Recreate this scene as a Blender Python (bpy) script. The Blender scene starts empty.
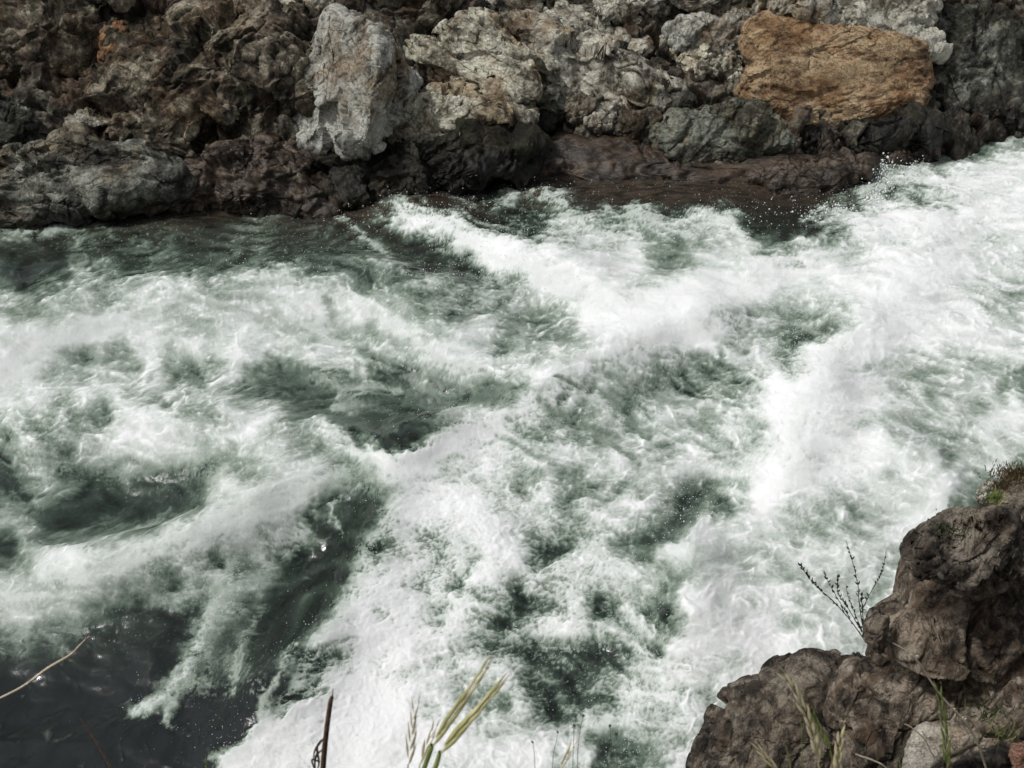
import bpy, math, random
import numpy as np
random.seed(7)
np.seterr(all="ignore")
rng = np.random.default_rng(11)
S = bpy.context.scene
COL = S.collection

# ------------------------------------------------------------------ camera
W, H = 1024, 768
F = 1098.0
CAM = np.array([0.0, 0.0, 6.0])
PITCH = math.radians(35)
FWD = np.array([0, math.cos(PITCH), -math.sin(PITCH)])
UPV = np.array([0, math.sin(PITCH), math.cos(PITCH)])
RGT = np.array([1.0, 0, 0])

def ray(px, py):
    px = np.asarray(px, float); py = np.asarray(py, float)
    return FWD + RGT * ((px - 512) / F)[..., None] + UPV * ((384 - py) / F)[..., None]

def plane(px, py, z=0.0):
    r = ray(px, py)
    rz = np.minimum(r[..., 2], -0.02)
    return CAM + r * ((z - CAM[2]) / rz)[..., None]

def at(px, py, Y):
    r = ray(px, py)
    return CAM + r * (Y / r[1])

def project(P):
    d = P - CAM
    dep = d @ FWD
    return 512 + F * (d @ RGT) / dep, 384 - F * (d @ UPV) / dep

# ------------------------------------------------------------------ noise
def _hash(ix, iy, iz, seed):
    h = (ix.astype(np.uint32) * np.uint32(374761393) + iy.astype(np.uint32) * np.uint32(668265263)
         + iz.astype(np.uint32) * np.uint32(2147483647 - 88675123) + np.uint32(seed) * np.uint32(2246822519))
    h = (h ^ (h >> np.uint32(13))) * np.uint32(1274126177)
    h ^= h >> np.uint32(16)
    h = h * np.uint32(2654435761)
    return h ^ (h >> np.uint32(15))

_a = np.arange(256) * 2.399963
G2 = np.stack([np.cos(_a), np.sin(_a)], 1).astype(np.float32)
_z = 1 - 2 * (np.arange(256) + .5) / 256
G3 = np.stack([np.sqrt(1 - _z * _z) * np.cos(_a), np.sqrt(1 - _z * _z) * np.sin(_a), _z], 1).astype(np.float32)

def pn2(x, y, seed=0):
    x = x.astype(np.float32); y = y.astype(np.float32)
    fx = np.floor(x); fy = np.floor(y)
    ix = fx.astype(np.int32); iy = fy.astype(np.int32)
    x = x - fx; y = y - fy
    u = x * x * x * (x * (x * 6 - 15) + 10); v = y * y * y * (y * (y * 6 - 15) + 10)
    z = np.zeros_like(ix)
    def g(a, b):
        gg = G2[_hash(ix + a, iy + b, z, seed) & np.uint32(255)]
        return gg[..., 0] * (x - a) + gg[..., 1] * (y - b)
    a = g(0, 0); b = g(1, 0); c = g(0, 1); d = g(1, 1)
    p = a + u * (b - a); q = c + u * (d - c)
    return (p + v * (q - p)) * 1.6

def pn3(P, seed=0):
    P = P.astype(np.float32)
    f = np.floor(P); i = f.astype(np.int32); r = P - f
    w = r * r * r * (r * (r * 6 - 15) + 10)
    out = []
    for c in range(8):
        a, b, e = c & 1, (c >> 1) & 1, c >> 2
        gg = G3[_hash(i[:, 0] + a, i[:, 1] + b, i[:, 2] + e, seed) & np.uint32(255)]
        out.append(gg[:, 0] * (r[:, 0] - a) + gg[:, 1] * (r[:, 1] - b) + gg[:, 2] * (r[:, 2] - e))
    u, v, t = w[:, 0], w[:, 1], w[:, 2]
    l = [out[k] + u * (out[k + 1] - out[k]) for k in (0, 2, 4, 6)]
    m0 = l[0] + v * (l[1] - l[0]); m1 = l[2] + v * (l[3] - l[2])
    return (m0 + t * (m1 - m0)) * 1.5

def fbm3(P, oct=5, seed=0, gain=.5, ridge=False):
    s = 0; a = 1; n = 0
    for k in range(oct):
        v = pn3(P * 2.03 ** k + 17.3 * k, seed + k)
        if ridge: v = 1 - 2 * np.abs(v)
        s = s + a * v; n += a; a *= gain
    return s / n

def worley3(P, seed=0):
    P = P.astype(np.float32); f = np.floor(P); i = f.astype(np.int32); r = P - f
    F1 = np.full(len(P), 9., np.float32); F2 = F1.copy(); ID = np.zeros(len(P), np.float32)
    for a in (-1, 0, 1):
        for b in (-1, 0, 1):
            for c in (-1, 0, 1):
                h = _hash(i[:, 0] + a, i[:, 1] + b, i[:, 2] + c, seed)
                dx = a + (h & np.uint32(1023)) / 1023. - r[:, 0]
                dy = b + ((h >> np.uint32(10)) & np.uint32(1023)) / 1023. - r[:, 1]
                dz = c + ((h >> np.uint32(20)) & np.uint32(1023)) / 1023. - r[:, 2]
                d = np.sqrt(dx * dx + dy * dy + dz * dz)
                m = d < F1
                F2 = np.where(m, F1, np.minimum(F2, d)); ID = np.where(m, (h & np.uint32(255)) / 255., ID)
                F1 = np.where(m, d, F1)
    return F1, F2, ID

def facet3(P, seed=0):
    """tilted flat facets: (height, edge distance)"""
    P = P.astype(np.float32); f = np.floor(P); i = f.astype(np.int32); r = P - f
    F1 = np.full(len(P), 9., np.float32); F2 = F1.copy(); HH = np.zeros(len(P), np.float32)
    for a in (-1, 0, 1):
        for b in (-1, 0, 1):
            for c in (-1, 0, 1):
                h = _hash(i[:, 0] + a, i[:, 1] + b, i[:, 2] + c, seed)
                dx = r[:, 0] - a - (h & np.uint32(1023)) / 1023.
                dy = r[:, 1] - b - ((h >> np.uint32(10)) & np.uint32(1023)) / 1023.
                dz = r[:, 2] - c - ((h >> np.uint32(20)) & np.uint32(1023)) / 1023.
                d = np.sqrt(dx * dx + dy * dy + dz * dz); g = G3[(h >> np.uint32(7)) & np.uint32(255)]
                hh = g[:, 0] * dx + g[:, 1] * dy + g[:, 2] * dz + (((h >> np.uint32(3)) & np.uint32(255)) / 255. - .5) * .6
                m = d < F1
                F2 = np.where(m, F1, np.minimum(F2, d)); HH = np.where(m, hh, HH); F1 = np.where(m, d, F1)
    e = F2 - F1
    return HH, e

def sstep(a, b, x):
    t = np.clip((x - a) / (b - a), 0, 1)
    return t * t * (3 - 2 * t)

def seg_dist(px, py, pts):
    """distance to a polyline and position along it 0..1"""
    best = np.full(np.shape(px), 1e9); tt = np.zeros(np.shape(px))
    n = len(pts) - 1
    for k in range(n):
        (x0, y0), (x1, y1) = pts[k], pts[k + 1]
        dx, dy = x1 - x0, y1 - y0
        t = np.clip(((px - x0) * dx + (py - y0) * dy) / (dx * dx + dy * dy), 0, 1)
        d = np.hypot(px - x0 - t * dx, py - y0 - t * dy)
        m = d < best
        best = np.where(m, d, best); tt = np.where(m, (k + t) / n, tt)
    return best, tt

# ------------------------------------------------------------------ mesh helpers
def mesh_obj(name, V, Q, mat, parent=None, loc=None, attrs=None, smooth=True, tris=None):
    V = np.asarray(V, float)
    if loc is None:
        loc = np.array([V[:, 0].mean(), V[:, 1].mean(), V[:, 2].min()]) if parent is None else np.zeros(3)
    me = bpy.data.meshes.new(name)
    me.vertices.add(len(V)); me.vertices.foreach_set('co', (V - loc).astype(np.float32).ravel())
    Q = np.asarray(Q, np.int32).reshape(-1, 4) if len(Q) else np.zeros((0, 4), np.int32)
    T = np.asarray(tris, np.int32).reshape(-1, 3) if tris is not None and len(tris) else np.zeros((0, 3), np.int32)
    me.loops.add(Q.size + T.size); me.polygons.add(len(Q) + len(T))
    me.loops.foreach_set('vertex_index', np.concatenate([Q.ravel(), T.ravel()]))
    st = np.concatenate([np.arange(len(Q)) * 4, Q.size + np.arange(len(T)) * 3]).astype(np.int32)
    me.polygons.foreach_set('loop_start', st)
    me.polygons.foreach_set('use_smooth', np.full(len(st), smooth))
    me.update(calc_edges=True)
    if attrs:
        for k, a in attrs.items():
            at_ = me.attributes.new(k, 'FLOAT', 'POINT'); at_.data.foreach_set('value', a.astype(np.float32))
    me.materials.append(mat)
    o = bpy.data.objects.new(name, me); COL.objects.link(o)
    if parent is not None: o.parent = parent
    else: o.location = loc
    return o

def tag(o, label=None, cat=None, group=None, kind=None):
    for k, v in (('label', label), ('category', cat), ('group', group), ('kind', kind)):
        if v: o[k] = v
    return o

def empty(name, loc, label, cat, group=None):
    o = bpy.data.objects.new(name, None); COL.objects.link(o); o.location = loc; o.empty_display_size = .05
    bpy.context.view_layer.update()
    return tag(o, label, cat, group)

def grid_quads(nr, nc):
    i = np.arange(nr * nc).reshape(nr, nc)
    return np.stack([i[:-1, :-1], i[1:, :-1], i[1:, 1:], i[:-1, 1:]], -1).reshape(-1, 4)

def vnormals(V, Q):
    a = V[Q[:, 2]] - V[Q[:, 0]]; b = V[Q[:, 3]] - V[Q[:, 1]]
    n = np.cross(a, b); N = np.zeros_like(V)
    for k in range(4):
        for c in range(3):
            N[:, c] += np.bincount(Q[:, k], n[:, c], len(V))
    return N / (np.linalg.norm(N, axis=1, keepdims=True) + 1e-12)

_cs = {}
def cube_sphere(n):
    if n in _cs: return _cs[n]
    t = np.tan(np.linspace(-1, 1, n + 1) * math.pi / 4)
    A, B = np.meshgrid(t, t, indexing='ij'); O = np.ones_like(A)
    faces = [(A, B, O), (B, A, -O), (O, A, B), (-O, B, A), (B, O, A), (A, -O, B)]
    V = []; Q = []; off = 0
    for f in faces:
        V.append(np.stack([c.ravel() for c in f], 1)); Q.append(grid_quads(n + 1, n + 1) + off); off += (n + 1) ** 2
    V = np.concatenate(V); Q = np.concatenate(Q)
    V /= np.linalg.norm(V, axis=1, keepdims=True)
    key = np.round(V * 20000).astype(np.int64); key = (key[:, 0] * 50000 + key[:, 1]) * 50000 + key[:, 2]
    _, idx, inv = np.unique(key, return_index=True, return_inverse=True)
    V = V[idx]; Q = inv.reshape(-1)[Q]
    # outward orientation check
    a = V[Q[0]]; nn = np.cross(a[2] - a[0], a[3] - a[1])
    fl = np.einsum('ij,ij->i', np.cross(V[Q[:, 2]] - V[Q[:, 0]], V[Q[:, 3]] - V[Q[:, 1]]), V[Q[:, 0]]) < 0
    Q[fl] = Q[fl][:, ::-1]
    _cs[n] = (V, Q)
    return V, Q

# ------------------------------------------------------------------ materials
class NT:
    def __init__(s, name):
        s.m = bpy.data.materials.new(name); s.m.use_nodes = True
        s.t = s.m.node_tree; s.b = s.t.nodes['Principled BSDF']
    def n(s, typ, ins=None, **kw):
        nd = s.t.nodes.new(typ)
        for k, v in kw.items(): setattr(nd, k, v)
        for k, v in (ins or {}).items(): s.set(nd.inputs[k], v)
        return nd
    def set(s, sock, v):
        if isinstance(v, bpy.types.NodeSocket): s.t.links.new(v, sock)
        elif isinstance(v, (tuple, list)) and len(v) == 3 and sock.type == 'RGBA': sock.default_value = (*v, 1)
        else: sock.default_value = v
    def math(s, op, a, b=0.0, c=0.0, clamp=False):
        nd = s.n('ShaderNodeMath', operation=op); nd.use_clamp = clamp
        for i, v in enumerate((a, b, c)): s.set(nd.inputs[i], v)
        return nd.outputs[0]
    def mix(s, f, a, b, mode='MIX'):
        nd = s.n('ShaderNodeMix', data_type='RGBA', blend_type=mode)
        s.set(nd.inputs[0], f); s.set(nd.inputs[6], a); s.set(nd.inputs[7], b)
        return nd.outputs[2]
    def ramp(s, f, stops, interp='LINEAR'):
        nd = s.n('ShaderNodeValToRGB', {0: f}); cr = nd.color_ramp; cr.interpolation = interp
        while len(cr.elements) > 1: cr.elements.remove(cr.elements[0])
        for i, (p, c) in enumerate(stops):
            e = cr.elements[0] if i == 0 else cr.elements.new(p)
            e.position = p; e.color = (*(c if isinstance(c, (tuple, list)) else (c, c, c)), 1)
        return nd.outputs[0]
    def noise(s, vec, scale, detail=6, rough=.6, dist=0.0):
        return s.n('ShaderNodeTexNoise', {'Vector': vec, 'Scale': scale, 'Detail': detail, 'Roughness': rough, 'Distortion': dist}).outputs[0]

def rock_mat(name, light, mid, dark, moss=0.0, scale=1.0, lightness=.5, wet=.25, strata=None, pits=.6, rust=0.0, rust_col=(.28, .13, .05), wet_dark=.35, bump=.6, rough=.9, stain=.8):
    k = NT(name)
    tc = k.n('ShaderNodeTexCoord').outputs['Object']
    geo = k.n('ShaderNodeNewGeometry')
    pos = geo.outputs['Position']
    off = k.n('ShaderNodeVectorMath', {0: pos, 1: (sum(map(ord, name)) % 37 * 1.7, 3.1, 8.2)}, operation='ADD').outputs[0]
    if strata:
        mp = k.n('ShaderNodeMapping', {'Vector': off}); mp.inputs['Rotation'].default_value = strata[0]; mp.inputs['Scale'].default_value = strata[1]
        v = mp.outputs[0]
    else: v = off
    n1 = k.noise(v, 1.6 * scale, 8, .62, .6)
    n2 = k.noise(v, 7 * scale, 7, .65, .4)
    n3 = k.noise(off, 38 * scale, 4, .6)
    f = k.math('ADD', k.math('MULTIPLY', n1, .55), k.math('MULTIPLY', n2, .45))
    lo = .5 + (.5 - lightness) * .35
    c = k.ramp(f, [(lo - .085, dark), (lo - .015, mid), (lo + .065, light)])
    # fine mottling
    c = k.mix(1.0, c, k.ramp(n3, [(.3, .55), (.5, .95), (.7, 1.3)]), 'MULTIPLY')
    # lichen / mineral stains
    if rust:
        rn = k.noise(off, 2.3 * scale, 6, .6, .5)
        c = k.mix(k.math('MULTIPLY', k.ramp(rn, [(.5, 0.), (.62, 1.)]), rust), c, k.mix(n2, rust_col, tuple(x * .5 for x in rust_col)))
    # pits and crevices: base colour darkened in patches of small holes
    vo = k.n('ShaderNodeTexVoronoi', {'Vector': k.n('ShaderNodeMix', {0: .06, 4: v, 5: k.n('ShaderNodeTexNoise', {'Vector': off, 'Scale': 6 * scale}).outputs[1]}, data_type='VECTOR').outputs[1], 'Scale': 20 * scale, 'Detail': 2.}, feature='F1').outputs['Distance']
    pm = k.ramp(vo, [(.10, 1.), (.26, 0.)])
    pm = k.math('MULTIPLY', pm, k.ramp(k.noise(off, 4 * scale, 3), [(.42, 0.), (.6, 1.)]))
    c = k.mix(k.math('MULTIPLY', pm, pits), c, tuple(x * .35 for x in dark))
    # dark seams
    wv = k.n('ShaderNodeTexNoise', {'Vector': v, 'Scale': 3.2 * scale, 'Detail': 6., 'Roughness': .6, 'Distortion': 1.2}).outputs[0]
    seam = k.math('ABSOLUTE', k.math('SUBTRACT', wv, .5))
    sm = k.ramp(seam, [(.0, 1.), (.022, 0.)])
    c = k.mix(k.math('MULTIPLY', sm, .65), c, tuple(x * .4 for x in dark))
    if moss:
        mn = k.noise(off, 5.5 * scale, 6, .7)
        mm = k.ramp(mn, [(.56 - .2 * moss, 0.), (.66 - .2 * moss, 1.)])
        c = k.mix(k.math('MULTIPLY', mm, min(1, moss * 1.2)), c, k.mix(n3, (.012, .014, .006), (.05, .055, .018)))
    # brown silt and weathering stains run across neighbouring rocks
    sn = k.noise(pos, 1.5, 7, .62, .4)
    c = k.mix(k.math('MULTIPLY', k.ramp(sn, [(.50, 0.), (.60, 1.)]), stain), c, k.mix(1.0, c, (.58, .45, .33), 'MULTIPLY'))
    # wet band above the waterline
    z = k.n('ShaderNodeSeparateXYZ', {0: pos}).outputs[2]
    zz = k.math('SUBTRACT', z, k.math('MULTIPLY', k.noise(off, 2.2, 5, .6), .7))
    wm = k.ramp(k.math('ADD', zz, 1.0 - wet), [(.56, 1.), (.80, 0.)])
    c = k.mix(wm, c, k.mix(1.0, c, (wet_dark, wet_dark * .92, wet_dark * .85), 'MULTIPLY'))
    k.set(k.b.inputs['Base Color'], c)
    rr = k.math('SUBTRACT', rough, k.math('MULTIPLY', wm, rough - .38))
    k.set(k.b.inputs['Roughness'], rr)
    k.b.inputs['Specular IOR Level'].default_value = .35
    h = k.math('ADD', k.math('MULTIPLY', k.noise(v, 14 * scale, 8, .68, .3), .040), k.math('MULTIPLY', k.noise(off, 60 * scale, 5, .65), .018))
    h = k.math('SUBTRACT', h, k.math('MULTIPLY', pm, .02))
    h = k.math('SUBTRACT', h, k.math('MULTIPLY', sm, .02))
    bp = k.n('ShaderNodeBump', {'Strength': bump, 'Distance': 1.0, 'Height': h})
    k.set(k.b.inputs['Normal'], bp.outputs[0])
    return k.m

def simple_mat(name, c1, c2, scale=30, rough=.7, trans=0.0):
    k = NT(name)
    tc = k.n('ShaderNodeTexCoord').outputs['Object']
    n = k.noise(tc, scale, 5, .6)
    k.set(k.b.inputs['Base Color'], k.ramp(n, [(.35, c1), (.65, c2)]))
    k.b.inputs['Roughness'].default_value = rough
    if trans:
        k.b.inputs['Subsurface Weight'].default_value = trans; k.b.inputs['Subsurface Radius'].default_value = (.004, .004, .002)
    return k.m

# ------------------------------------------------------------------ water
# foam cover of the rapids, one figure per 16 px cell of the water plane, rows from y=128
G = """
2222222222222222 2222222222222222 2222222222222222 2222222222222344
2222222222222222 2222222222222222 2222222222222222 2222222222344455
2222222222222222 2222222222222222 2222222222222222 2222233555566778
1111111111111122 2222222222222222 2222222222222222 2233345567788887
0011111111111123 2332211143113436 3455322221122312 1111435454567778
0001222222111123 3322212467556423 2356655665456621 0026677888888888
4444432222222233 3222322237878865 4355654555666663 2213488888887778
2221331233322233 3223333422236899 7776766754456775 5566667777888777
2111424323333333 4333334453322479 8888888864457778 7667778888888777
3133556556665456 7655643444553345 5888888766788888 8888888899988777
6546664566776666 7777775655456455 6788898789999988 7777789998887666
5545566777766677 6778678765554444 6556899999998776 6555688888888666
7777788877666678 7667656788655665 5445899999987456 5444688988888877
7888888788777777 7766755566678764 6555678898898656 6336889888888887
8886546478656787 7577676555788876 6676888754545767 6568888766677767
8765656656643475 4346755333546765 7888865644444666 7689876665576664
7777777766766544 3333367534454446 5665655545445446 9998888766666664
7776554776455676 7633453333345556 7655564466666677 9988888666665666
5656443788866478 7546633332355668 6644565467655656 8988776665666788
4644566788876788 7655773412467888 6554556665676766 8999888766656767
3566466667776546 6765567868888877 6677767656676667 8988888876656675
3355545565666654 5677645788876777 5676677776777778 9888888787766664
2344433343434677 7787656667877776 5665455666645569 9887777777875543
4444322222234677 7887433348888877 7754667765433369 8676666778855433
5422222334567888 7763333468888887 7665777643345578 7666656678644333
3642235566777777 5653223367667787 6654564333678777 7666766787444444
1467877777777666 6532222356756678 6434676537877766 7676767754444444
5577877765565464 5322223677757587 7546778756777766 6777766554444444
6676666664366877 6422357887674887 5777667765467876 6666677666666666
7666665433454775 5222468887667655 3445744654688870 8767776666666666
7765543222224876 2223488788647753 3567634642688887 7667866666666666
4654322222225655 3235778888877643 6677655565688888 8777786666666666
4423222222235646 4345778888767544 3334433643888888 8877666666666666
2222222222265566 4653468988766666 5333334766778778 8777666666666666
2222222224666456 6334788887666667 5332445667776788 7666666666666666
2222222226553346 7435789988776665 7434345777665866 6666666666666666
2222232245622233 7468889998776565 7533556655665566 6666666666666666
2222222222252236 8889888999887776 6655676666765566 6666666666666666
1212222222222558 8888999988887776 7766744456566666 6666666666666666
1222222222223588 8888899988877888 8866733345776666 6666666666666666
""".split('\n')
G = np.array([[int(c) for c in r.replace(' ', '')] for r in G if r.strip()], float)
assert G.shape == (40, 64), G.shape
G[29, 47] = 7

def axis_steps(a, b, lo, hi, fine, n_out):
    inner = np.arange(lo, hi + 1e-6, fine)
    l = lo - (lo - a) * (np.linspace(1, 0, n_out, endpoint=False) ** 1.8)
    r = hi + (b - hi) * (np.linspace(0, 1, n_out + 1)[1:] ** 1.8)
    return np.concatenate([l, inner, r])

def cubic(Gd, x, y):
    """Catmull-Rom / B-spline blend lookup"""
    h, w = Gd.shape
    x = np.clip(x, 0, w - 1.001); y = np.clip(y, 0, h - 1.001)
    ix = np.floor(x).astype(int); iy = np.floor(y).astype(int); tx = x - ix; ty = y - iy
    def wts(t):
        cr = [-.5 * t ** 3 + t ** 2 - .5 * t, 1.5 * t ** 3 - 2.5 * t ** 2 + 1, -1.5 * t ** 3 + 2 * t ** 2 + .5 * t, .5 * t ** 3 - .5 * t ** 2]
        bs = [(1 - t) ** 3 / 6, (3 * t ** 3 - 6 * t ** 2 + 4) / 6, (-3 * t ** 3 + 3 * t ** 2 + 3 * t + 1) / 6, t ** 3 / 6]
        return [.75 * a + .25 * b for a, b in zip(cr, bs)]
    wx = wts(tx); wy = wts(ty); s = 0
    for j in range(4):
        yy = np.clip(iy + j - 1, 0, h - 1); r = 0
        for i in range(4):
            xx = np.clip(ix + i - 1, 0, w - 1)
            r = r + wx[i] * Gd[yy, xx]
        s = s + wy[j] * r
    return s

STEP = 1.2
ax = axis_steps(-900, 1900, -30, 1054, STEP, 60)
ay = axis_steps(-200, 1500, 120, 790, STEP, 50)
AX, AY = np.meshgrid(ax, ay)
NR, NC = AX.shape
px = AX.ravel(); py = AY.ravel()
P0 = plane(px, py)
P0 = np.where(np.isfinite(P0), P0, 0)
x, y = P0[:, 0], P0[:, 1]
pxw = px; pyw = py

# wave shapes: crest lines and troughs (image position of the water plane, width px, height m)
h = np.zeros(len(px))
def crest(pts, w, hh, steep=1.0):
    global h
    L = np.cumsum([0] + [math.dist(a, b) for a, b in zip(pts, pts[1:])])
    box = (px > min(p[0] for p in pts) - 3.2 * w) & (px < max(p[0] for p in pts) + 3.2 * w) & (py > min(p[1] for p in pts) - 3.2 * w) & (py < max(p[1] for p in pts) + 3.2 * w)
    bx_, by_ = px[box], py[box]
    num = np.zeros(len(bx_)); N_ = int(L[-1] / (w * .35)) + 3
    for q in np.linspace(0, L[-1], N_):
        cx = np.interp(q, L, [p[0] for p in pts]); cy = np.interp(q, L, [p[1] for p in pts])
        e0 = min(1, .35 + min(q, L[-1] - q) / (w * 1.5))
        ww = w * (1 + (steep - 1) * sstep(-.6 * w, .6 * w, by_ - cy))
        num += e0 * np.exp(-((bx_ - cx) ** 2 + (by_ - cy) ** 2) / ww ** 2)
    h[box] += hh * num * (L[-1] / (N_ - 1)) / (w * 1.77)
def blob(x0, y0, rx, ry, hh, ang=0):
    global h
    c, s_ = math.cos(math.radians(ang)), math.sin(math.radians(ang))
    u = (px - x0) * c + (py - y0) * s_; v = -(px - x0) * s_ + (py - y0) * c
    h += hh * np.exp(-(u / rx) ** 2 - (v / ry) ** 2)
crest([(60, 600), (180, 560), (260, 510), (330, 490)], 45, .22, .7)
crest([(370, 485), (400, 460), (470, 435), (540, 402), (610, 372), (690, 335), (760, 345)], 34, .30, .8)
crest([(-60, 390), (0, 365), (70, 335), (130, 318), (220, 318), (300, 302), (370, 306), (430, 335), (490, 372)], 45, .30, .7)
crest([(0, 440), (90, 420), (170, 425), (260, 430), (340, 440), (380, 450)], 26, .10)
crest([(770, 500), (790, 440), (815, 390), (850, 335), (900, 290), (960, 250)], 48, .22, .8)
crest([(390, 500), (375, 560), (335, 620), (300, 680), (225, 760)], 40, .22, 1)
crest([(385, 205), (430, 215), (480, 245), (560, 285), (640, 300)], 30, .20, .8)
crest([(490, 190), (540, 200), (600, 225), (700, 215), (760, 235)], 22, .12, .8)
crest([(640, 290), (720, 275), (800, 262), (880, 240)], 30, .16, .8)
crest([(640, 530), (690, 560), (700, 620), (660, 680)], 40, .16, 1)
crest([(520, 700), (600, 655), (680, 640), (760, 660)], 30, .08)
crest([(820, 440), (880, 435), (930, 480), (950, 520)], 26, .09)
crest([(-30, 275), (100, 268), (200, 265), (330, 275), (430, 300), (520, 320)], 18, .08, .7)
blob(440, 400, 80, 30, -.18, 8); blob(130, 500, 90, 34, -.20, -8); blob(300, 590, 50, 80, -.18, 30)
blob(590, 665, 70, 50, -.14); blob(700, 500, 70, 26, -.14, -30); blob(770, 350, 60, 24, -.14)
blob(60, 690, 160, 70, -.08); blob(640, 380, 60, 20, .05); blob(560, 440, 70, 40, .06); blob(470, 560, 80, 50, .10)
h *= 1.22
h += .05 * pn2(x * .9 + 3, y * .9, 5) + .035 * pn2(x * 2.1, y * 2.1, 6)

# foam cover, laid on the raised wave surface
px0, py0 = px, py
Ph = P0.copy(); Ph[:, 2] = h * sstep(-890, -300, px) * sstep(1890, 1300, px)
px, py = project(Ph)
y = y + 1.5 * h; x = x + .5 * h   # texture coordinates follow the wave faces instead of stretching down them
gr = pn2(x * 34, y * 34, 87) + .8 * pn2(x * 60, y * 60, 88); gr = gr / gr.std()
wx_ = 3 * pn2(x * 22, y * 22, 27) + 9 * pn2(x * 1.6, y * 1.6, 21) + 6 * pn2(x * 4, y * 4, 22) + 3.5 * pn2(x * 10, y * 10, 25)
wy_ = 2.5 * pn2(x * 22, y * 22, 28) + 7 * pn2(x * 1.6, y * 1.6, 23) + 5 * pn2(x * 4, y * 4, 24) + 3.0 * pn2(x * 10, y * 10, 26)
D = cubic(G, (px + wx_ - 8) / 16, (py + wy_ - 136) / 16) / 9

# direction of the streaks (image degrees, 0 = right, 90 = down)
CTRL = [(60, 290, 5), (250, 320, 25), (420, 320, 30), (420, 250, 35), (250, 240, 10), (60, 430, 20), (200, 450, 10), (330, 430, 25),
        (140, 540, -25), (60, 620, -5), (260, 540, -30), (210, 640, 110), (60, 720, 0), (420, 420, -20), (560, 440, 35), (640, 430, 40),
        (520, 500, 20), (430, 560, 20), (360, 640, 110), (420, 700, 60), (560, 560, 40), (600, 650, 40), (560, 720, 10), (680, 520, -30),
        (700, 620, -10), (660, 710, -10), (740, 400, 10), (640, 370, 55), (580, 300, 10), (660, 240, 10), (800, 260, -5), (950, 220, -10),
        (860, 340, -40), (800, 430, -50), (900, 400, 20), (980, 400, 45), (860, 480, 30), (800, 560, 40), (900, 500, 40), (960, 320, 20),
        (760, 640, -20), (480, 220, 30), (560, 250, 15), (470, 380, 5)]
sw = 1e-9; sc = 0; ss = 0
for (cx, cy, a) in CTRL:
    w_ = 1 / (((px - cx) ** 2 + (py - cy) ** 2) + 900) ** 1.5
    sw = sw + w_; sc = sc + w_ * math.cos(2 * math.radians(a)); ss = ss + w_ * math.sin(2 * math.radians(a))
ang = .5 * np.arctan2(ss, sc) + .5 * pn2(x * .8, y * .8, 31)
e = plane(px0 + 4 * np.cos(ang), py0 + 4 * np.sin(ang)) - P0
dirx, diry = e[:, 0], e[:, 1]; nn = np.hypot(dirx, diry) + 1e-9; dirx /= nn; diry /= nn
def curl(qx, qy, f, seed):
    ee = .02 / f * 2
    a = pn2(qx * f, (qy + ee) * f, seed); b = pn2(qx * f, (qy - ee) * f, seed)
    c = pn2((qx + ee) * f, qy * f, seed); d = pn2((qx - ee) * f, qy * f, seed)
    return (a - b) / (2 * ee * f), -(c - d) / (2 * ee * f)
def lic(freq, step, n, seed, swirl, cf):
    acc = np.zeros(len(px)); wsum = 0
    for sgn in (1, -1):
        qx, qy = x.copy(), y.copy()
        for k in range(n):
            if k or sgn == 1:
                w_ = math.cos(k / n * math.pi / 2)
                acc += w_ * pn2(qx * freq, qy * freq, seed); wsum += w_ * w_
            cx, cy = curl(qx, qy, cf, seed + 40)
            vx = dirx + swirl * cx; vy = diry + swirl * cy
            m = np.hypot(vx, vy) + .15
            qx = qx + sgn * step * vx / m; qy = qy + sgn * step * vy / m
    acc -= acc.mean()
    return acc / acc.std()
L1 = lic(7, .045, 7, 51, .9, 1.1)
L2 = lic(17, .018, 6, 52, .9, 2.2)
L3 = lic(34, .012, 5, 53, 1.0, 4.0)
# churned froth
qx = x + .10 * pn2(x * 5, y * 5, 61) + .03 * pn2(x * 15, y * 15, 63); qy = y + .10 * pn2(x * 5, y * 5, 62) + .03 * pn2(x * 15, y * 15, 64)
fr = 0
for k, (f_, a_) in enumerate(((6, .8), (13, .7), (27, .6), (50, .45))):
    fr = fr + a_ * (1 - 2.6 * np.abs(pn2(qx * f_, qy * f_, 70 + k)))
fr = (fr - fr.mean()) / fr.std()
# soft (motion-blurred looking, deep-aerated) zones versus crisp froth zones
def zone(lst):
    z = np.zeros(len(px))
    for (a, b, r1, r2, v) in lst: z = np.maximum(z, v * np.exp(-((px - a) / r1) ** 2 - ((py - b) / r2) ** 2))
    return z
soft = zone([(90, 590, 170, 70, .75), (270, 490, 110, 60, .65), (880, 470, 120, 110, .35), (250, 330, 230, 40, .45), (720, 280, 120, 45, .6), (690, 560, 50, 40, .6), (60, 340, 120, 50, .6)])
froth = zone([(400, 580, 130, 130, 1), (330, 700, 140, 110, 1), (215, 640, 60, 100, 1), (520, 620, 130, 120, .8), (480, 230, 100, 60, .8), (640, 210, 150, 30, .8), (860, 200, 160, 60, .6), (800, 420, 90, 110, .5), (620, 700, 130, 90, .7), (450, 440, 110, 40, .7)])
mid = np.clip(1 - ((D - .58) / np.where(D < .58, .38, .50)) ** 2, .10, 1)
amp = mid * (1 - .5 * soft)
fs = pn2(qx * 3, qy * 3, 97) + .7 * pn2(qx * 7, qy * 7, 98) + .5 * pn2(qx * 15, qy * 15, 99); fs = fs / fs.std()
lx = x + .22 * pn2(x * 1.5, y * 1.5, 101) + .08 * pn2(x * 5, y * 5, 102); ly = y + .22 * pn2(x * 1.5, y * 1.5, 103) + .08 * pn2(x * 5, y * 5, 104)
along = lx * dirx + ly * diry; across = -lx * diry + ly * dirx
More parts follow.
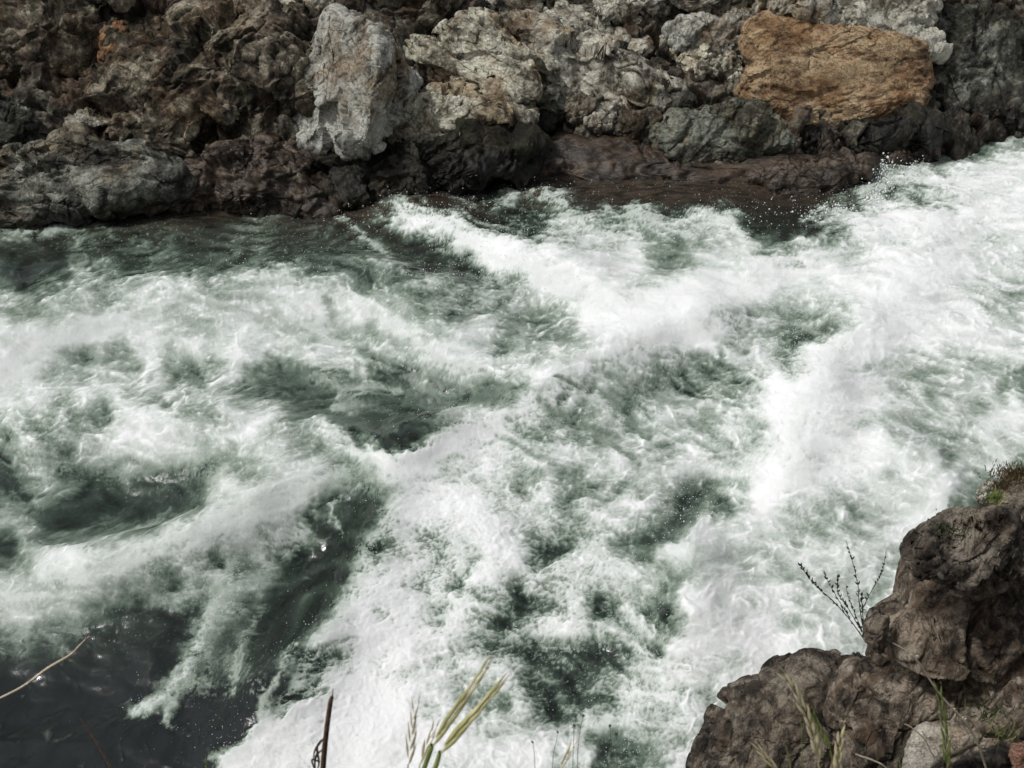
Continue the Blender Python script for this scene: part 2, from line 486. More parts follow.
lace = np.clip(1 - 7 * np.abs(pn2(lx * 2.6, ly * 2.6, 105)), 0, 1) ** 1.5 + .8 * np.clip(1 - 6 * np.abs(pn2(lx * 6 + 3, ly * 6, 106)), 0, 1) ** 1.5
lace *= np.clip(.6 + .8 * L2 * .5, 0, 1.3)
lace = (lace - lace.mean()) / lace.std()
n_st = .50 * L1 + .40 * fs + .42 * lace + (.16 * L2 + .08 * L3 + .20 * fr + .18 * gr) * (1 - .75 * soft)
n_fr = .30 * L1 + .35 * fs + .30 * lace + .40 * fr + .26 * gr
n_ = n_st * (1 - froth) + n_fr * froth
n_ = np.where(n_ < 0, .85 * n_, 1.05 * n_)
foam = D + .118 * amp * n_ - .012
# crisp up the foam edges a little
foam = foam + (.08 + .10 * froth) * amp * np.sin(np.clip((foam - .5) * 3.6, -1.57, 1.57)) * (1 - soft)
# torn froth: clots of foam with dark water between
n_c = .28 * L1 + .38 * fs + .22 * lace + .62 * fr + .50 * gr
n_c = n_c / n_c.std()
cr_ = sstep(.40, .64, D + .17 * n_c)
foam = foam + (.62 * froth * (1 - .6 * soft)) * ((D - .26) + .40 * cr_ + .03 * n_c - foam)
# single strands and clots of foam
def strand(pts, w, v, rag=1.0):
    global foam
    d, t = seg_dist(px + rag * .8 * wx_, py + rag * .8 * wy_, pts)
    m = np.exp(-(d / w) ** 2) * np.clip(.72 + .25 * n_ + .28 * n_c, .05, 1.2)
    foam = foam + (v - foam) * np.clip(m, 0, 1)
exec_strands = [
 ([(385, 468), (430, 450), (500, 425), (560, 395), (620, 362), (680, 336), (725, 326)], 11, .94), ([(800, 480), (792, 430), (820, 385), (852, 345)], 14, .93),
 ([(392, 500), (372, 545), (332, 620), (292, 690), (228, 765)], 9, .92), ([(10, 604), (110, 575), (200, 540), (290, 500), (345, 478)], 13, .80),
 ([(0, 380), (60, 345), (120, 325)], 12, .88), ([(400, 208), (450, 226), (500, 258), (560, 290), (620, 312)], 10, .90), ([(600, 310), (700, 297), (800, 265)], 16, .95),
 ([(540, 400), (600, 440), (640, 470)], 4, .45), ([(560, 380), (610, 405), (650, 440)], 4, .42), ([(500, 440), (560, 470), (600, 500)], 4, .5), ([(600, 375), (660, 400), (720, 420)], 4, .5),
 ([(362, 500), (345, 540), (318, 590), (285, 640), (262, 690)], 24, .13), ([(240, 700), (215, 740)], 14, .14), ([(100, 650), (150, 655), (60, 700)], 22, .13), ([(60, 520), (130, 505), (190, 490)], 14, .15), ([(280, 378), (340, 392), (440, 400), (505, 400)], 9, .27), ([(330, 410), (400, 436), (440, 430)], 9, .24),
 ([(0, 229), (40, 232), (75, 228)], 3.5, .62), ([(78, 232), (82, 255), (75, 270)], 4, .5), ([(225, 205), (245, 212), (256, 216)], 3, .6),
 ([(88, 217), (100, 228), (110, 238)], 3, .5), ([(330, 208), (350, 222), (378, 248), (392, 262), (430, 275), (460, 297)], 3.0, .66),
 ([(256, 275), (272, 262), (282, 272)], 4, .75), ([(290, 308), (330, 300), (362, 298), (358, 312), (378, 322), (392, 330)], 4, .86),
 ([(300, 328), (320, 338), (345, 350)], 3, .78), ([(425, 350), (440, 368), (475, 376)], 5, .85), ([(470, 302), (512, 302)], 2, .72),
 ([(246, 590), (225, 625), (200, 665), (160, 705)], 27, .17), ([(275, 575), (262, 620), (235, 680)], 16, .17),
 ([(300, 531), (290, 545), (268, 552), (262, 580), (225, 600), (206, 640), (188, 668), (160, 700), (142, 712)], 9, .76),
 ([(262, 575), (258, 615), (248, 655), (228, 690)], 7, .58), ([(232, 600), (215, 650), (205, 690)], 9, .5), ([(168, 700), (168, 722)], 5, .7),
 ([(298, 648), (280, 672), (262, 700), (255, 715)], 4, .68), ([(360, 488), (338, 508), (330, 520)], 2.2, .7), ([(333, 520), (345, 530)], 2.5, .6),
 ([(590, 398), (612, 415), (620, 425)], 4, .78), ([(704, 392), (705, 405), (695, 416), (683, 412)], 3.2, .82), ([(625, 388), (650, 420)], 2.5, .35),
 ([(694, 522), (712, 517), (725, 519)], 2.5, .72), ([(640, 528), (655, 537)], 2.0, .62), ([(655, 628), (666, 636)], 1.6, .8),
 ([(880, 162), (884, 178), (876, 200)], 5, .75), ([(868, 205), (880, 190)], 5, .7), ([(800, 218), (830, 206), (850, 214)], 5, .75),
 ([(958, 404), (975, 425), (990, 440), (998, 468)], 3, .8), ([(960, 405), (966, 398), (985, 398), (1005, 412), (1024, 420)], 3, .8),
 ([(970, 405), (977, 410)], 8, .56), ([(520, 665), (545, 672), (560, 682)], 2, .5), ([(848, 392), (885, 388), (890, 402)], 3.5, .9),
 ([(905, 432), (920, 445), (938, 470)], 4, .82), ([(940, 500), (935, 520), (918, 530)], 6, .85), ([(832, 525), (845, 545), (842, 560)], 3.5, .78),
 ([(830, 510), (836, 525)], 3, .5), ([(600, 245), (625, 238), (640, 240)], 4, .85), ([(700, 215), (730, 222), (750, 240)], 3, .78),
 ([(540, 216), (580, 214), (620, 212), (662, 220)], 3, .7), ([(512, 195), (545, 196), (566, 206), (572, 224)], 4, .72),
 ([(740, 700), (735, 720)], 8, .48), ([(590, 742), (620, 740), (655, 750)], 9, .3), ([(625, 735), (660, 742)], 2, .7),
 ([(392, 388), (340, 385), (336, 405), (350, 412)], 3.5, .62), ([(440, 424), (455, 421)], 4, .62), ([(395, 437), (418, 436)], 4, .06),
 ([(60, 470), (150, 490), (210, 470)], 12, .2), ([(350, 375), (256, 372)], 5, .33), ([(365, 415), (420, 425)], 3, .25),
]
for a in exec_strands: strand(*a)
# thin flecks on dark water
fl = pn2(x * 30, y * 30, 81) + .6 * pn2(x * 62, y * 62, 82)
flm = zone([(120, 235, 130, 30, 1), (330, 230, 120, 40, 1), (620, 215, 150, 20, 1), (700, 505, 50, 30, .8), (580, 660, 70, 60, 1), (140, 630, 80, 40, .5), (620, 750, 70, 25, 1), (60, 450, 60, 50, .8), (150, 465, 90, 40, .8), (430, 560, 100, 60, .6), (260, 690, 60, 50, .6), (780, 340, 70, 40, .8), (650, 370, 70, 40, .8), (640, 185, 140, 22, 1.2)])
foam = foam + .34 * flm * sstep(.52, .95, fl) * np.clip(1.3 - 1.5 * foam, 0, 1)
foam = foam + .030 * sstep(.4, .2, foam) * (L1 + .6 * lace)
foam = np.clip(foam, .0, 1.08)

# small relief follows the foam
h = h + .0030 * np.clip(foam, 0, 1) * n_ * (1 - .7 * soft) + .02 * (foam - D) + .04 * sstep(.35, .8, D)
h += np.clip(foam, 0, 1) * (.014 * pn2(qx * 3.2, qy * 3.2, 95) + .004 * pn2(qx * 8, qy * 8, 96))
h += (.010 * pn2(x * 2.2, y * 4.5, 93) + .005 * pn2(x * 5 + y, y * 9, 94)) * sstep(.45, .2, foam)
h += .012 * pn2(x * 6, y * 6, 91) * (1 - foam) + .0015 * pn2(x * 14 + 2 * y, y * 20, 92) * (1 - foam)
edge = sstep(-890, -300, px0) * sstep(1890, 1300, px0)
h = h * edge
P = P0.copy(); P[:, 2] = h
# shallow brown water over the ledges by the far bank
brown = np.maximum.reduce([np.exp(-((py - 196 - .00 * px) / 42) ** 2) * sstep(560, 420, px) * .9,
        sstep(222, 190, py) * sstep(480, 540, px) * sstep(900, 800, px)])
# deep slate water of the near pool
slate = sstep(600, 700, py) * sstep(360, 250, px)
XX, YY = P[:, 0].reshape(NR, NC), P[:, 1].reshape(NR, NC)

k = NT('river_water')
A = lambda nm: k.n('ShaderNodeAttribute', attribute_name=nm).outputs['Fac']
fo = A('foam')
pos = k.n('ShaderNodeNewGeometry').outputs['Position']
fn = k.noise(pos, 60, 4, .75)
fn2 = k.noise(pos, 16, 6, .7, .6)
amt = k.ramp(fo, [(.1, .10), (.5, 1.), (.9, .35)])
ff = k.math('ADD', fo, k.math('MULTIPLY', k.math('MULTIPLY', k.math('SUBTRACT', fn, .5), .34), amt))
ff = k.math('ADD', ff, k.math('MULTIPLY', k.math('MULTIPLY', k.math('SUBTRACT', fn2, .5), .30), amt))
def lin(*c): return tuple(((v / 255 + .055) / 1.055) ** 2.4 if v > 10 else v / 255 / 12.92 for v in c)
colr = k.ramp(ff, [(.10, lin(30, 36, 32)), (.22, lin(55, 66, 58)), (.33, lin(88, 102, 90)), (.44, lin(118, 130, 118)), (.56, lin(148, 158, 147)),
                   (.67, lin(172, 180, 172)), (.78, lin(198, 204, 198)), (.90, lin(220, 223, 220)), (1.0, lin(236, 237, 236))])
dkb = k.math('MULTIPLY', A('brown'), k.ramp(ff, [(.3, 1.), (.6, 0.)]))
colr = k.mix(dkb, colr, k.mix(.72, colr, k.mix(k.ramp(k.noise(k.n('ShaderNodeVectorMath', {0: pos, 1: (2.5, 7, 4)}, operation='MULTIPLY').outputs[0], 1.6, 8, .7, .5), [(.4, 0.), (.6, 1.)]), (.014, .009, .007), (.085, .056, .040))))
dks = k.math('MULTIPLY', A('slate'), k.ramp(ff, [(.28, 1.), (.5, 0.)]))
colr = k.mix(dks, colr, k.mix(k.noise(pos, 2.5, 5), (.012, .0145, .014), (.022, .026, .027)))
k.set(k.b.inputs['Base Color'], colr)
k.set(k.b.inputs['Roughness'], k.ramp(ff, [(.15, .13), (.5, .5), (.75, .85)]))
k.b.inputs['IOR'].default_value = 1.33
k.set(k.b.inputs['Subsurface Weight'], k.ramp(ff, [(.3, 0.), (.8, .5)])); k.b.inputs['Subsurface Radius'].default_value = (1, 1, 1); k.b.inputs['Subsurface Scale'].default_value = .03
k.set(k.b.inputs['Specular IOR Level'], k.ramp(ff, [(.2, .5), (.7, .12)]))
hb = k.math('MULTIPLY', k.math('ADD', k.math('MULTIPLY', fn, .004), k.math('MULTIPLY', k.noise(pos, 18, 4, .6), .012)), k.ramp(ff, [(.15, .25), (.6, .8)]))
k.set(k.b.inputs['Normal'], k.n('ShaderNodeBump', {'Strength': .45, 'Distance': 1.0, 'Height': hb}).outputs[0])
WATER = k.m
wo = mesh_obj('river_water', P, grid_quads(NR, NC)[:, ::-1], WATER, loc=np.zeros(3), attrs={'foam': foam, 'brown': brown, 'slate': slate})
tag(wo, 'green and white churning river rapids', None, None, 'structure')

# ------------------------------------------------------------------ spray droplets thrown off the crests
def droplets():
    gx = np.abs(np.gradient(foam.reshape(NR, NC), axis=0)).ravel() + np.abs(np.gradient(foam.reshape(NR, NC), axis=1)).ravel()
    inside = (px > -20) & (px < 1044) & (py > 130) & (py < 785)
    crisp = zone([(430, 215, 80, 30, 1.), (500, 265, 80, 40, .8), (390, 520, 30, 40, .8), (330, 640, 50, 60, .8), (240, 740, 60, 40, 1), (880, 180, 40, 30, 1.3),
                  (840, 205, 60, 25, 1.), (700, 500, 50, 28, 1.2), (790, 350, 40, 40, .8), (560, 410, 100, 30, .4), (570, 660, 90, 60, .3), (640, 750, 60, 25, .4),
                  (170, 700, 40, 25, .8), (270, 272, 60, 20, .6), (220, 620, 40, 90, .4), (540, 200, 60, 20, .6), (720, 215, 60, 20, .8), (650, 610, 40, 40, .8), (460, 430, 80, 20, .5)])
    w_ = inside * crisp * (gx ** 1.0 + .004)
    w_ = w_ / w_.sum()
    n = 5200
    idx = rng.choice(len(px), n, p=w_)
    Z = np.abs(rng.normal(0, 1, n)) ** 1.4 * .045 + .003
    pos = P[idx] + np.stack([rng.normal(0, .03, n), rng.normal(0, .03, n), Z], 1)
    r = .0014 + .0030 * rng.random(n) ** 3
    # isolated larger drops
    ex = []
    for (a, b, sx, sy, m, rr) in [(690, 510, 28, 14, 46, .007), (665, 525, 18, 12, 16, .007), (305, 690, 16, 16, 30, .006), (235, 735, 12, 14, 50, .006), (655, 620, 10, 10, 22, .006),
                                  (120, 630, 30, 10, 12, .005), (570, 690, 20, 30, 34, .005), (300, 640, 20, 20, 14, .004), (885, 165, 14, 16, 90, .008), (800, 350, 8, 12, 22, .007),
                                  (430, 205, 30, 8, 60, .007), (780, 212, 14, 8, 30, .007), (620, 750, 25, 10, 26, .005), (270, 262, 12, 6, 18, .008), (960, 370, 30, 20, 12, .006)]:
        for q in range(int(m * 1.0)):
            ex.append((*plane(a + random.gauss(0, sx), b + random.gauss(0, sy), .10 + .1 * random.random()), rr * (.25 + .6 * random.random() ** 1.5)))
    for (pts, m, rr, hz) in [([(873, 205), (882, 178), (880, 160)], 150, .010, .30), ([(868, 203), (880, 190), (893, 183)], 110, .009, .22), ([(800, 218), (832, 206), (850, 214)], 130, .009, .12),
                             ([(405, 206), (440, 216), (470, 232)], 160, .008, .08), ([(905, 170), (925, 160)], 60, .008, .15), ([(640, 214), (700, 212), (725, 216)], 80, .006, .07),
                             ([(390, 500), (372, 545), (332, 620)], 160, .0045, .05), ([(300, 680), (228, 765)], 160, .0045, .06), ([(262, 545), (225, 600), (188, 668), (146, 710)], 170, .0045, .04), ([(800, 480), (780, 440), (760, 400)], 100, .006, .07)]:
        for q in range(m):
            t = random.random() * (len(pts) - 1); i = int(t); f = t - i
            a = pts[i][0] * (1 - f) + pts[i + 1][0] * f + random.gauss(0, 4.5); b = pts[i][1] * (1 - f) + pts[i + 1][1] * f + random.gauss(0, 3.5)
            zz = .03 + hz * random.random() ** 1.5
            ex.append((*plane(a, b, zz), rr * (.2 + .8 * random.random() ** 2)))
    ex = np.array(ex)
    C_ = np.concatenate([pos, ex[:, :3]]); R_ = np.concatenate([r, ex[:, 3]])
    sc_ = np.clip(C_[:, 1] / 7, .8, 1.6)
    t = (1 + 5 ** .5) / 2
    iv = np.array([(-1, t, 0), (1, t, 0), (-1, -t, 0), (1, -t, 0), (0, -1, t), (0, 1, t), (0, -1, -t), (0, 1, -t), (t, 0, -1), (t, 0, 1), (-t, 0, -1), (-t, 0, 1)]) / math.hypot(1, t)
    it = np.array([(0, 11, 5), (0, 5, 1), (0, 1, 7), (0, 7, 10), (0, 10, 11), (1, 5, 9), (5, 11, 4), (11, 10, 2), (10, 7, 6), (7, 1, 8), (3, 9, 4), (3, 4, 2), (3, 2, 6), (3, 6, 8), (3, 8, 9), (4, 9, 5), (2, 4, 11), (6, 2, 10), (8, 6, 7), (9, 8, 1)])
    st = np.stack([.8 + .5 * rng.random(len(C_)), .8 + .5 * rng.random(len(C_)), .8 + .9 * rng.random(len(C_))], 1)
    V = C_[:, None, :] + iv[None] * (R_ * sc_)[:, None, None] * st[:, None, :]
    T = it[None] + 12 * np.arange(len(C_))[:, None, None]
    return V.reshape(-1, 3), T.reshape(-1, 3)
V_, T_ = droplets()
k = NT('spray_foam'); k.b.inputs['Base Color'].default_value = (.82, .84, .83, 1); k.b.inputs['Roughness'].default_value = .35
k.b.inputs['Specular IOR Level'].default_value = .3
so = mesh_obj('spray', V_, [], k.m, loc=np.zeros(3), tris=T_)
tag(so, 'white droplets of spray thrown up over the rapids', 'spray', None, 'stuff')

# ------------------------------------------------------------------ far bank
def waterline(X):
    """world Y of the far waterline for world X"""
    pts = [(-40, 209), (0, 212), (170, 200), (330, 208), (480, 182), (560, 160), (700, 160), (800, 165), (870, 158), (940, 150), (1024, 128), (1100, 110)]
    W_ = np.array([plane(a, b)[:2] for a, b in pts])
    return np.interp(X, W_[:, 0], W_[:, 1], left=W_[0, 1] - 0, right=W_[-1, 1])
SL = .80
def slope_hit(pxx, pyy, zoff=0.0):
    r = ray(pxx, pyy)
    for Yd in np.arange(9, 26, .02):
        p = CAM + r * (Yd / r[1])
        if p[2] - zoff <= (p[1] - waterline(p[0])) * SL: return p
    return p
bank_dark = rock_mat('bank_rock', (.20, .18, .14), (.075, .062, .048), (.016, .013, .010), moss=.35, lightness=.5, rust=.5, rust_col=(.15, .08, .045))
nx = np.concatenate([np.linspace(-26, -7.6, 90, endpoint=False), np.linspace(-7.6, 9.0, 1050), np.linspace(9.0, 28, 90)[1:]])
ns = np.concatenate([np.linspace(-1.2, 3.2, 420), np.linspace(3.2, 16, 150)[1:]])
BX, BS = np.meshgrid(nx, ns)
bx = BX.ravel(); bs = BS.ravel()
wl = waterline(bx)
wl = np.convolve(wl, np.ones(1), 'same')
by = wl + .15 + bs; bz = bs * SL - .12
bz = np.where(bs > 3, 3 * SL + (bs - 3) * .55, bz)
B = np.stack([bx, by, bz], 1)
nrm = np.array([0, -.62, .78])
n1 = fbm3(B * .7, 4, 3); g1 = fbm3(B * 2.7, 5, 5, .55, True)
wv = np.stack([pn3(B * 3.1, 41), pn3(B * 3.1 + 9, 42), pn3(B * 3.1 + 21, 43)], 1)
a0, e0 = facet3(B * .9 + .2 * wv, 2); a1, e1 = facet3(B * 1.9 + .30 * wv, 3); a2, e2 = facet3(B * 5.2 + .45 * wv, 4)
g2 = fbm3(B * 9 + .6 * g1[:, None], 5, 9, .62, True)
d_ = .30 + .30 * n1 + .28 * a0 + .24 * a1 + .06 * a2 + .12 * g1 + .02 * g2 - .05 * sstep(.08, 0, e1)
d_ = d_ * sstep(-1.2, .3, bs)
B = B + nrm * d_[:, None] - np.array([0, 0, 1]) * (.12 * sstep(.5, -1.2, bs))[:, None]
bo = mesh_obj('riverbank', B, grid_quads(len(ns), len(nx)), bank_dark, loc=np.zeros(3))
tag(bo, 'dark craggy rock bank behind the boulders', None, None, 'structure')

def star_radius(outline, c, n=720):
    o = np.array(outline, float) - c; th = np.linspace(-math.pi, math.pi, n, endpoint=False); r = np.zeros(n)
    for i in range(len(o)):
        a = o[i]; b = o[(i + 1) % len(o)]; e_ = b - a
        dx, dy = np.cos(th), np.sin(th)
        den = dx * e_[1] - dy * e_[0]
        with np.errstate(divide='ignore', invalid='ignore'):
            t = (a[0] * e_[1] - a[1] * e_[0]) / den
            u = (a[0] * dy - a[1] * dx) / den
        ok = (u >= -1e-9) & (u <= 1 + 1e-9) & (t > 0) & np.isfinite(t)
        r = np.where(ok, np.maximum(r, t), r)
    kern = np.hanning(23); kern /= kern.sum()
    r = np.convolve(np.concatenate([r[-30:], r, r[:30]]), kern, 'same')[30:-30]
    return th, r

def aniso(r, u, t, k_):
    d = RGT * r + UPV * u + FWD * t; d = d / np.linalg.norm(d)
    return np.eye(3) + (k_ - 1) * np.outer(d, d)

def rock(name, label, cat, outline, mat, thick=.5, toward=0.0, Y=None, n=90, amp=1.0, seed=1, ridges=(), strata=None, chunk=1.0, fine=1.0, group=None, flat=.75, center=None, tilt=(0, 0), pitsz=1.0, freq=1.0, grow=1.07, jagged=1.0, warp=.25, groove=None, cave=.10):
    o = np.array(outline, float)
    if center is None:
        a = o; b = np.roll(o, -1, 0); cr = a[:, 0] * b[:, 1] - b[:, 0] * a[:, 1]
        c = np.array([((a[:, 0] + b[:, 0]) * cr).sum(), ((a[:, 1] + b[:, 1]) * cr).sum()]) / (3 * cr.sum())
    else: c = np.array(center, float)
    Cw = at(*c, Y) if Y else slope_hit(*c)
    rd = Cw - CAM; L = np.linalg.norm(rd); rd = rd / L
    Cw = Cw - rd * toward
    s = ((Cw - CAM) @ FWD) / F
    th, r = star_radius(outline, c)
    jag = sum(a_ * pn3(np.stack([np.cos(th) * f_, np.sin(th) * f_, np.full(len(th), seed * 3.3)], 1), seed) for f_, a_ in ((2.2, .13), (5, .09), (11, .05)))
    r = r * (grow + jag * jagged)
    V, Q = cube_sphere(n)
    # the sphere's local frame: x right, y image-down, z toward the viewer
    tht = np.arctan2(V[:, 1], V[:, 0]); rho = np.hypot(V[:, 0], V[:, 1])
    rr = np.interp(tht, np.append(th, math.pi), np.append(r, r[0]))
    q = rho ** flat
    u = rr * q * np.cos(tht); v = rr * q * np.sin(tht)
    zt = np.sign(V[:, 2]) * np.abs(V[:, 2]) ** .8 * thick
    zt = zt + (tilt[0] * u + tilt[1] * v) * s
    fm = sstep(-.1, .5, V[:, 2])
    for (pts, wd, hh) in ridges:
        d, _t = seg_dist(u + c[0], v + c[1], [tuple(p) for p in pts])
        zt = zt + fm * hh * np.clip(1 - d / wd, 0, 1)
    D0 = np.linalg.norm(Cw - CAM); ps = np.clip((D0 - zt) / D0, .5, 1.5)
    X = Cw + RGT * (u * s * ps)[:, None] - UPV * (v * s * ps)[:, None] - rd * zt[:, None]
    size = s * r.mean()
    sd = seed * 13.7
    # broad shape
    k1 = X * (1.1 / size) * .8 * freq + sd
    vec = np.stack([fbm3(k1, 3, seed), fbm3(k1 + 31, 3, seed + 1), fbm3(k1 + 57, 3, seed + 2)], 1)
    X = X + vec * size * .16 * amp
    N = vnormals(X, Q)
    if np.einsum('ij,ij->i', N, X - Cw).mean() < 0: Q = Q[:, ::-1]; N = -N
    # tilted facets and blocks; the same field runs through neighbouring rocks of a bank
    Xs = X if strata is None else X @ aniso(*strata)
    wv = np.stack([pn3(Xs * 2.1, 41), pn3(Xs * 2.1 + 9, 42), pn3(Xs * 2.1 + 21, 43)], 1)
    a1, e1 = facet3(Xs * 1.7 * freq + .16 * wv, 3)
    a2, e2 = facet3(Xs * 4.4 * freq + .25 * wv, 4)
    g0 = fbm3(Xs * 1.6 * freq + 7, 3, 15)
    g1 = fbm3(Xs * 2.7 * freq, 6, 5, .5, True)
    sc_ = min(1.0, size / .40)
    msk = sstep(-.15, .25, g0)
    cv = fbm3(Xs * 3.3 * freq + .8 * wv + 40, 3, 55); X = X - N * (.7 * cave * min(1.0, size / .40) * sstep(.10, .32, cv))[:, None]
    gv = 0
    if groove:
        Xg = X @ aniso(*groove[0]) + .10 * wv
        gv = groove[1] * (fbm3(Xg * groove[2], 4, 71, .55, True) + .5 * facet3(Xg * groove[2] * .8, 72)[0])
    if groove: X = X + N * gv[:, None]
    X = X + N * (sc_ * (chunk * (.17 * a1 / freq + .036 * a2 / freq - .035 * msk * sstep(.06, 0, e2)) + amp * (.085 * g1 + .06 * g0)))[:, None]
    N = vnormals(X, Q)
    g2 = fbm3(Xs * 8 * freq + warp * g1[:, None], 5, 9, .6)
    p1, p2, pid = worley3(Xs * 11 * pitsz + .8 * g2[:, None], seed + 11)
    a3, e3 = facet3(Xs * 11 * freq + .3 * g2[:, None], 6)
    X = X + N * (.8 * fine * (.024 * g2 + .022 * a3 - .035 * sstep(.40, .12, p1) * (pid > .6) * (.3 + .7 * msk)))[:, None]
    ob = mesh_obj(name, X, Q, mat)
    if label: tag(ob, label, cat, group)
    return ob

pale = rock_mat('pale_rock', (.47, .465, .41), (.31, .305, .26), (.08, .073, .057), lightness=.58, pits=.8, moss=.0, wet=.52, wet_dark=.12, rust=.5, rust_col=(.26, .18, .10))
cream = rock_mat('cream_rock', (.64, .62, .50), (.38, .355, .27), (.055, .045, .032), lightness=.5, pits=1., wet=.6, wet_dark=.12, scale=1.1, rust=.35, rust_col=(.24, .16, .09), moss=.08)
greyc = rock_mat('grey_crag', (.60, .58, .48), (.31, .29, .23), (.04, .034, .026), lightness=.5, pits=.95, wet=.45, wet_dark=.25, rust=.35, rust_col=(.20, .12, .07), moss=.12)
brownc = rock_mat('brown_crag', (.36, .32, .24), (.10, .079, .057), (.015, .012, .008), lightness=.47, pits=.8, wet=.35, wet_dark=.3, rust=.35, rust_col=(.15, .085, .05), moss=.42)
darkc = rock_mat('dark_crag', (.10, .09, .07), (.030, .026, .020), (.008, .007, .005), lightness=.4, pits=.6, wet=.6, wet_dark=.45, moss=.55)
orange = rock_mat('orange_rock', (.42, .31, .185), (.225, .148, .084), (.055, .033, .018), lightness=.6, pits=.7, wet=.18, wet_dark=.22, scale=1.2, rust=.35, rust_col=(.36, .16, .07), strata=((.2, .5, .1), (1, 1, 2.2)))
crust = rock_mat('lichen_crust', (.52, .50, .42), (.40, .38, .30), (.10, .09, .07), lightness=.68, pits=1., wet=-.5, scale=1.5)
slateg = rock_mat('slate_boulder', (.24, .245, .20), (.062, .063, .051), (.016, .016, .012), lightness=.44, pits=.5, wet=.55, wet_dark=.35, moss=.35)
ledgegrey = rock_mat('grey_ledge', (.30, .30, .25), (.10, .10, .083), (.025, .024, .019), lightness=.5, pits=.5, wet=.22, wet_dark=.4, moss=.25)
greenr = rock_mat('green_grey_rock', (.27, .28, .225), (.14, .145, .11), (.04, .042, .03), lightness=.5, pits=.3, wet=.35, wet_dark=.5, moss=.2, strata=((.3, .2, .5), (1, 1, 2.6)), rough=.6)
ledge = rock_mat('wet_ledge', (.13, .102, .076), (.046, .036, .026), (.012, .0095, .007), lightness=.5, pits=.3, wet=1.2, wet_dark=.75, strata=((0, 0, .3), (.5, 1.6, 1.6)), bump=.35)
rusty = rock_mat('rusty_rock', (.34, .20, .10), (.20, .11, .055), (.05, .03, .02), lightness=.55, pits=.5, wet=-.2, rust=.5, rust_col=(.38, .18, .07))

g = 'boulders of the far bank'
R_ = rock
R_('cliff_rock', 'dark rugged rock mass in the top left corner of the far bank', 'rock', [(-60, -40), (60, -40), (120, -10), (118, 25), (90, 50), (75, 80), (40, 95), (-10, 90), (-60, 90)], brownc, .7, -.15, n=110, seed=3, cave=.12, chunk=1.4, group=g)
R_('cliff_rock', 'broad brown pitted rock mass left of the pale angular boulder', 'rock', [(128, 48), (165, 38), (230, 18), (285, 20), (318, 50), (306, 100), (292, 140), (295, 192), (235, 196), (190, 185), (165, 160), (110, 142), (88, 118), (95, 80)], brownc, .75, -.08, n=170, strata=(.8, .5, 0, .7), seed=5, cave=.11, chunk=1.7, amp=1.2, group=g, ridges=[([(120, 112), (190, 118), (235, 120)], 26, .12), ([(180, 75), (230, 60), (290, 70)], 30, .12), ([(200, 150), (240, 120)], 20, -.18)])
R_('cliff_rock', 'flat grey stone tucked at the top edge above the brown rock mass', 'rock', [(110, -40), (210, -40), (215, 0), (190, 12), (160, 14), (120, 5)], greyc, .3, .05, n=60, seed=7, group=g)
R_('cliff_rock', 'mottled dark grey rock above the pale angular boulder', 'rock', [(205, -40), (330, -40), (345, 5), (320, 30), (280, 34), (235, 28), (205, 12)], greyc, .4, -.05, n=80, seed=8, chunk=1.4, group=g)
R_('cliff_rock', 'dark brown rock at the top edge between pale boulders', 'rock', [(325, -40), (450, -40), (452, 5), (420, 22), (385, 22), (345, 12)], brownc, .4, -.1, n=70, seed=9, chunk=1.4, group=g)
R_('boulder', 'small rust orange boulder in the upper left of the far bank', 'rock', [(92, 45), (102, 30), (116, 24), (132, 32), (138, 50), (125, 62), (100, 62)], rusty, .28, .12, n=60, seed=11, amp=.8, group=g)
R_('boulder', 'small dark rounded stone beside the rust orange boulder', 'rock', [(112, 30), (128, 25), (146, 34), (148, 52), (130, 60), (116, 50)], brownc, .25, .10, n=50, seed=12, group=g)
R_('boulder', 'small grey rock with pale edge at the left frame edge', 'rock', [(-40, 90), (-5, 88), (18, 98), (32, 114), (40, 128), (24, 146), (-20, 156), (-45, 130)], slateg, .35, .18, n=70, seed=13, group=g, amp=.8, ridges=[([(-20, 98), (5, 106), (30, 116)], 12, .08)])
R_('boulder', 'long low pale stone lying above the grey waterside ledge', 'rock', [(62, 112), (84, 108), (120, 116), (124, 126), (98, 132), (68, 126)], greyc, .16, .2, n=50, seed=14, group=g)
R_('ledge_rock', 'low grey ledge with pale rim at the water on the left', 'rock', [(-40, 170), (0, 168), (30, 150), (58, 140), (78, 131), (98, 145), (138, 147), (165, 160), (188, 172), (182, 188), (150, 196), (105, 206), (70, 216), (0, 226), (-40, 226)], ledgegrey, .5, .25, n=140, strata=(1, -.1, 0, .4), seed=15, group=g, amp=.8, ridges=[([(30, 152), (75, 138), (95, 148), (140, 150), (168, 166)], 16, .12)])
R_('cliff_rock', 'brown low rock under the brown mass at the waterline', 'rock', [(165, 158), (220, 150), (290, 160), (320, 190), (335, 214), (250, 212), (200, 206), (165, 196)], ledge, .4, .1, n=80, seed=16, group=g)
R_('boulder', 'large pale grey angular boulder with a sharp vertical ridge', 'rock', [(334, 14), (352, 20), (378, 26), (392, 42), (402, 70), (420, 78), (414, 94), (402, 100), (398, 122), (378, 150), (345, 162), (312, 160), (288, 148), (288, 120), (300, 106), (304, 72), (318, 44)], pale, .42, .22, n=170, strata=(.15, 1, 0, .5), seed=21, cave=.03, chunk=.95, amp=.5, group=g, flat=.7, jagged=.6, grow=1.03,
   ridges=[([(376, 26), (378, 62), (372, 90), (368, 140)], 42, .55), ([(340, 72), (376, 62)], 14, .08), ([(305, 112), (330, 100)], 16, .1)])
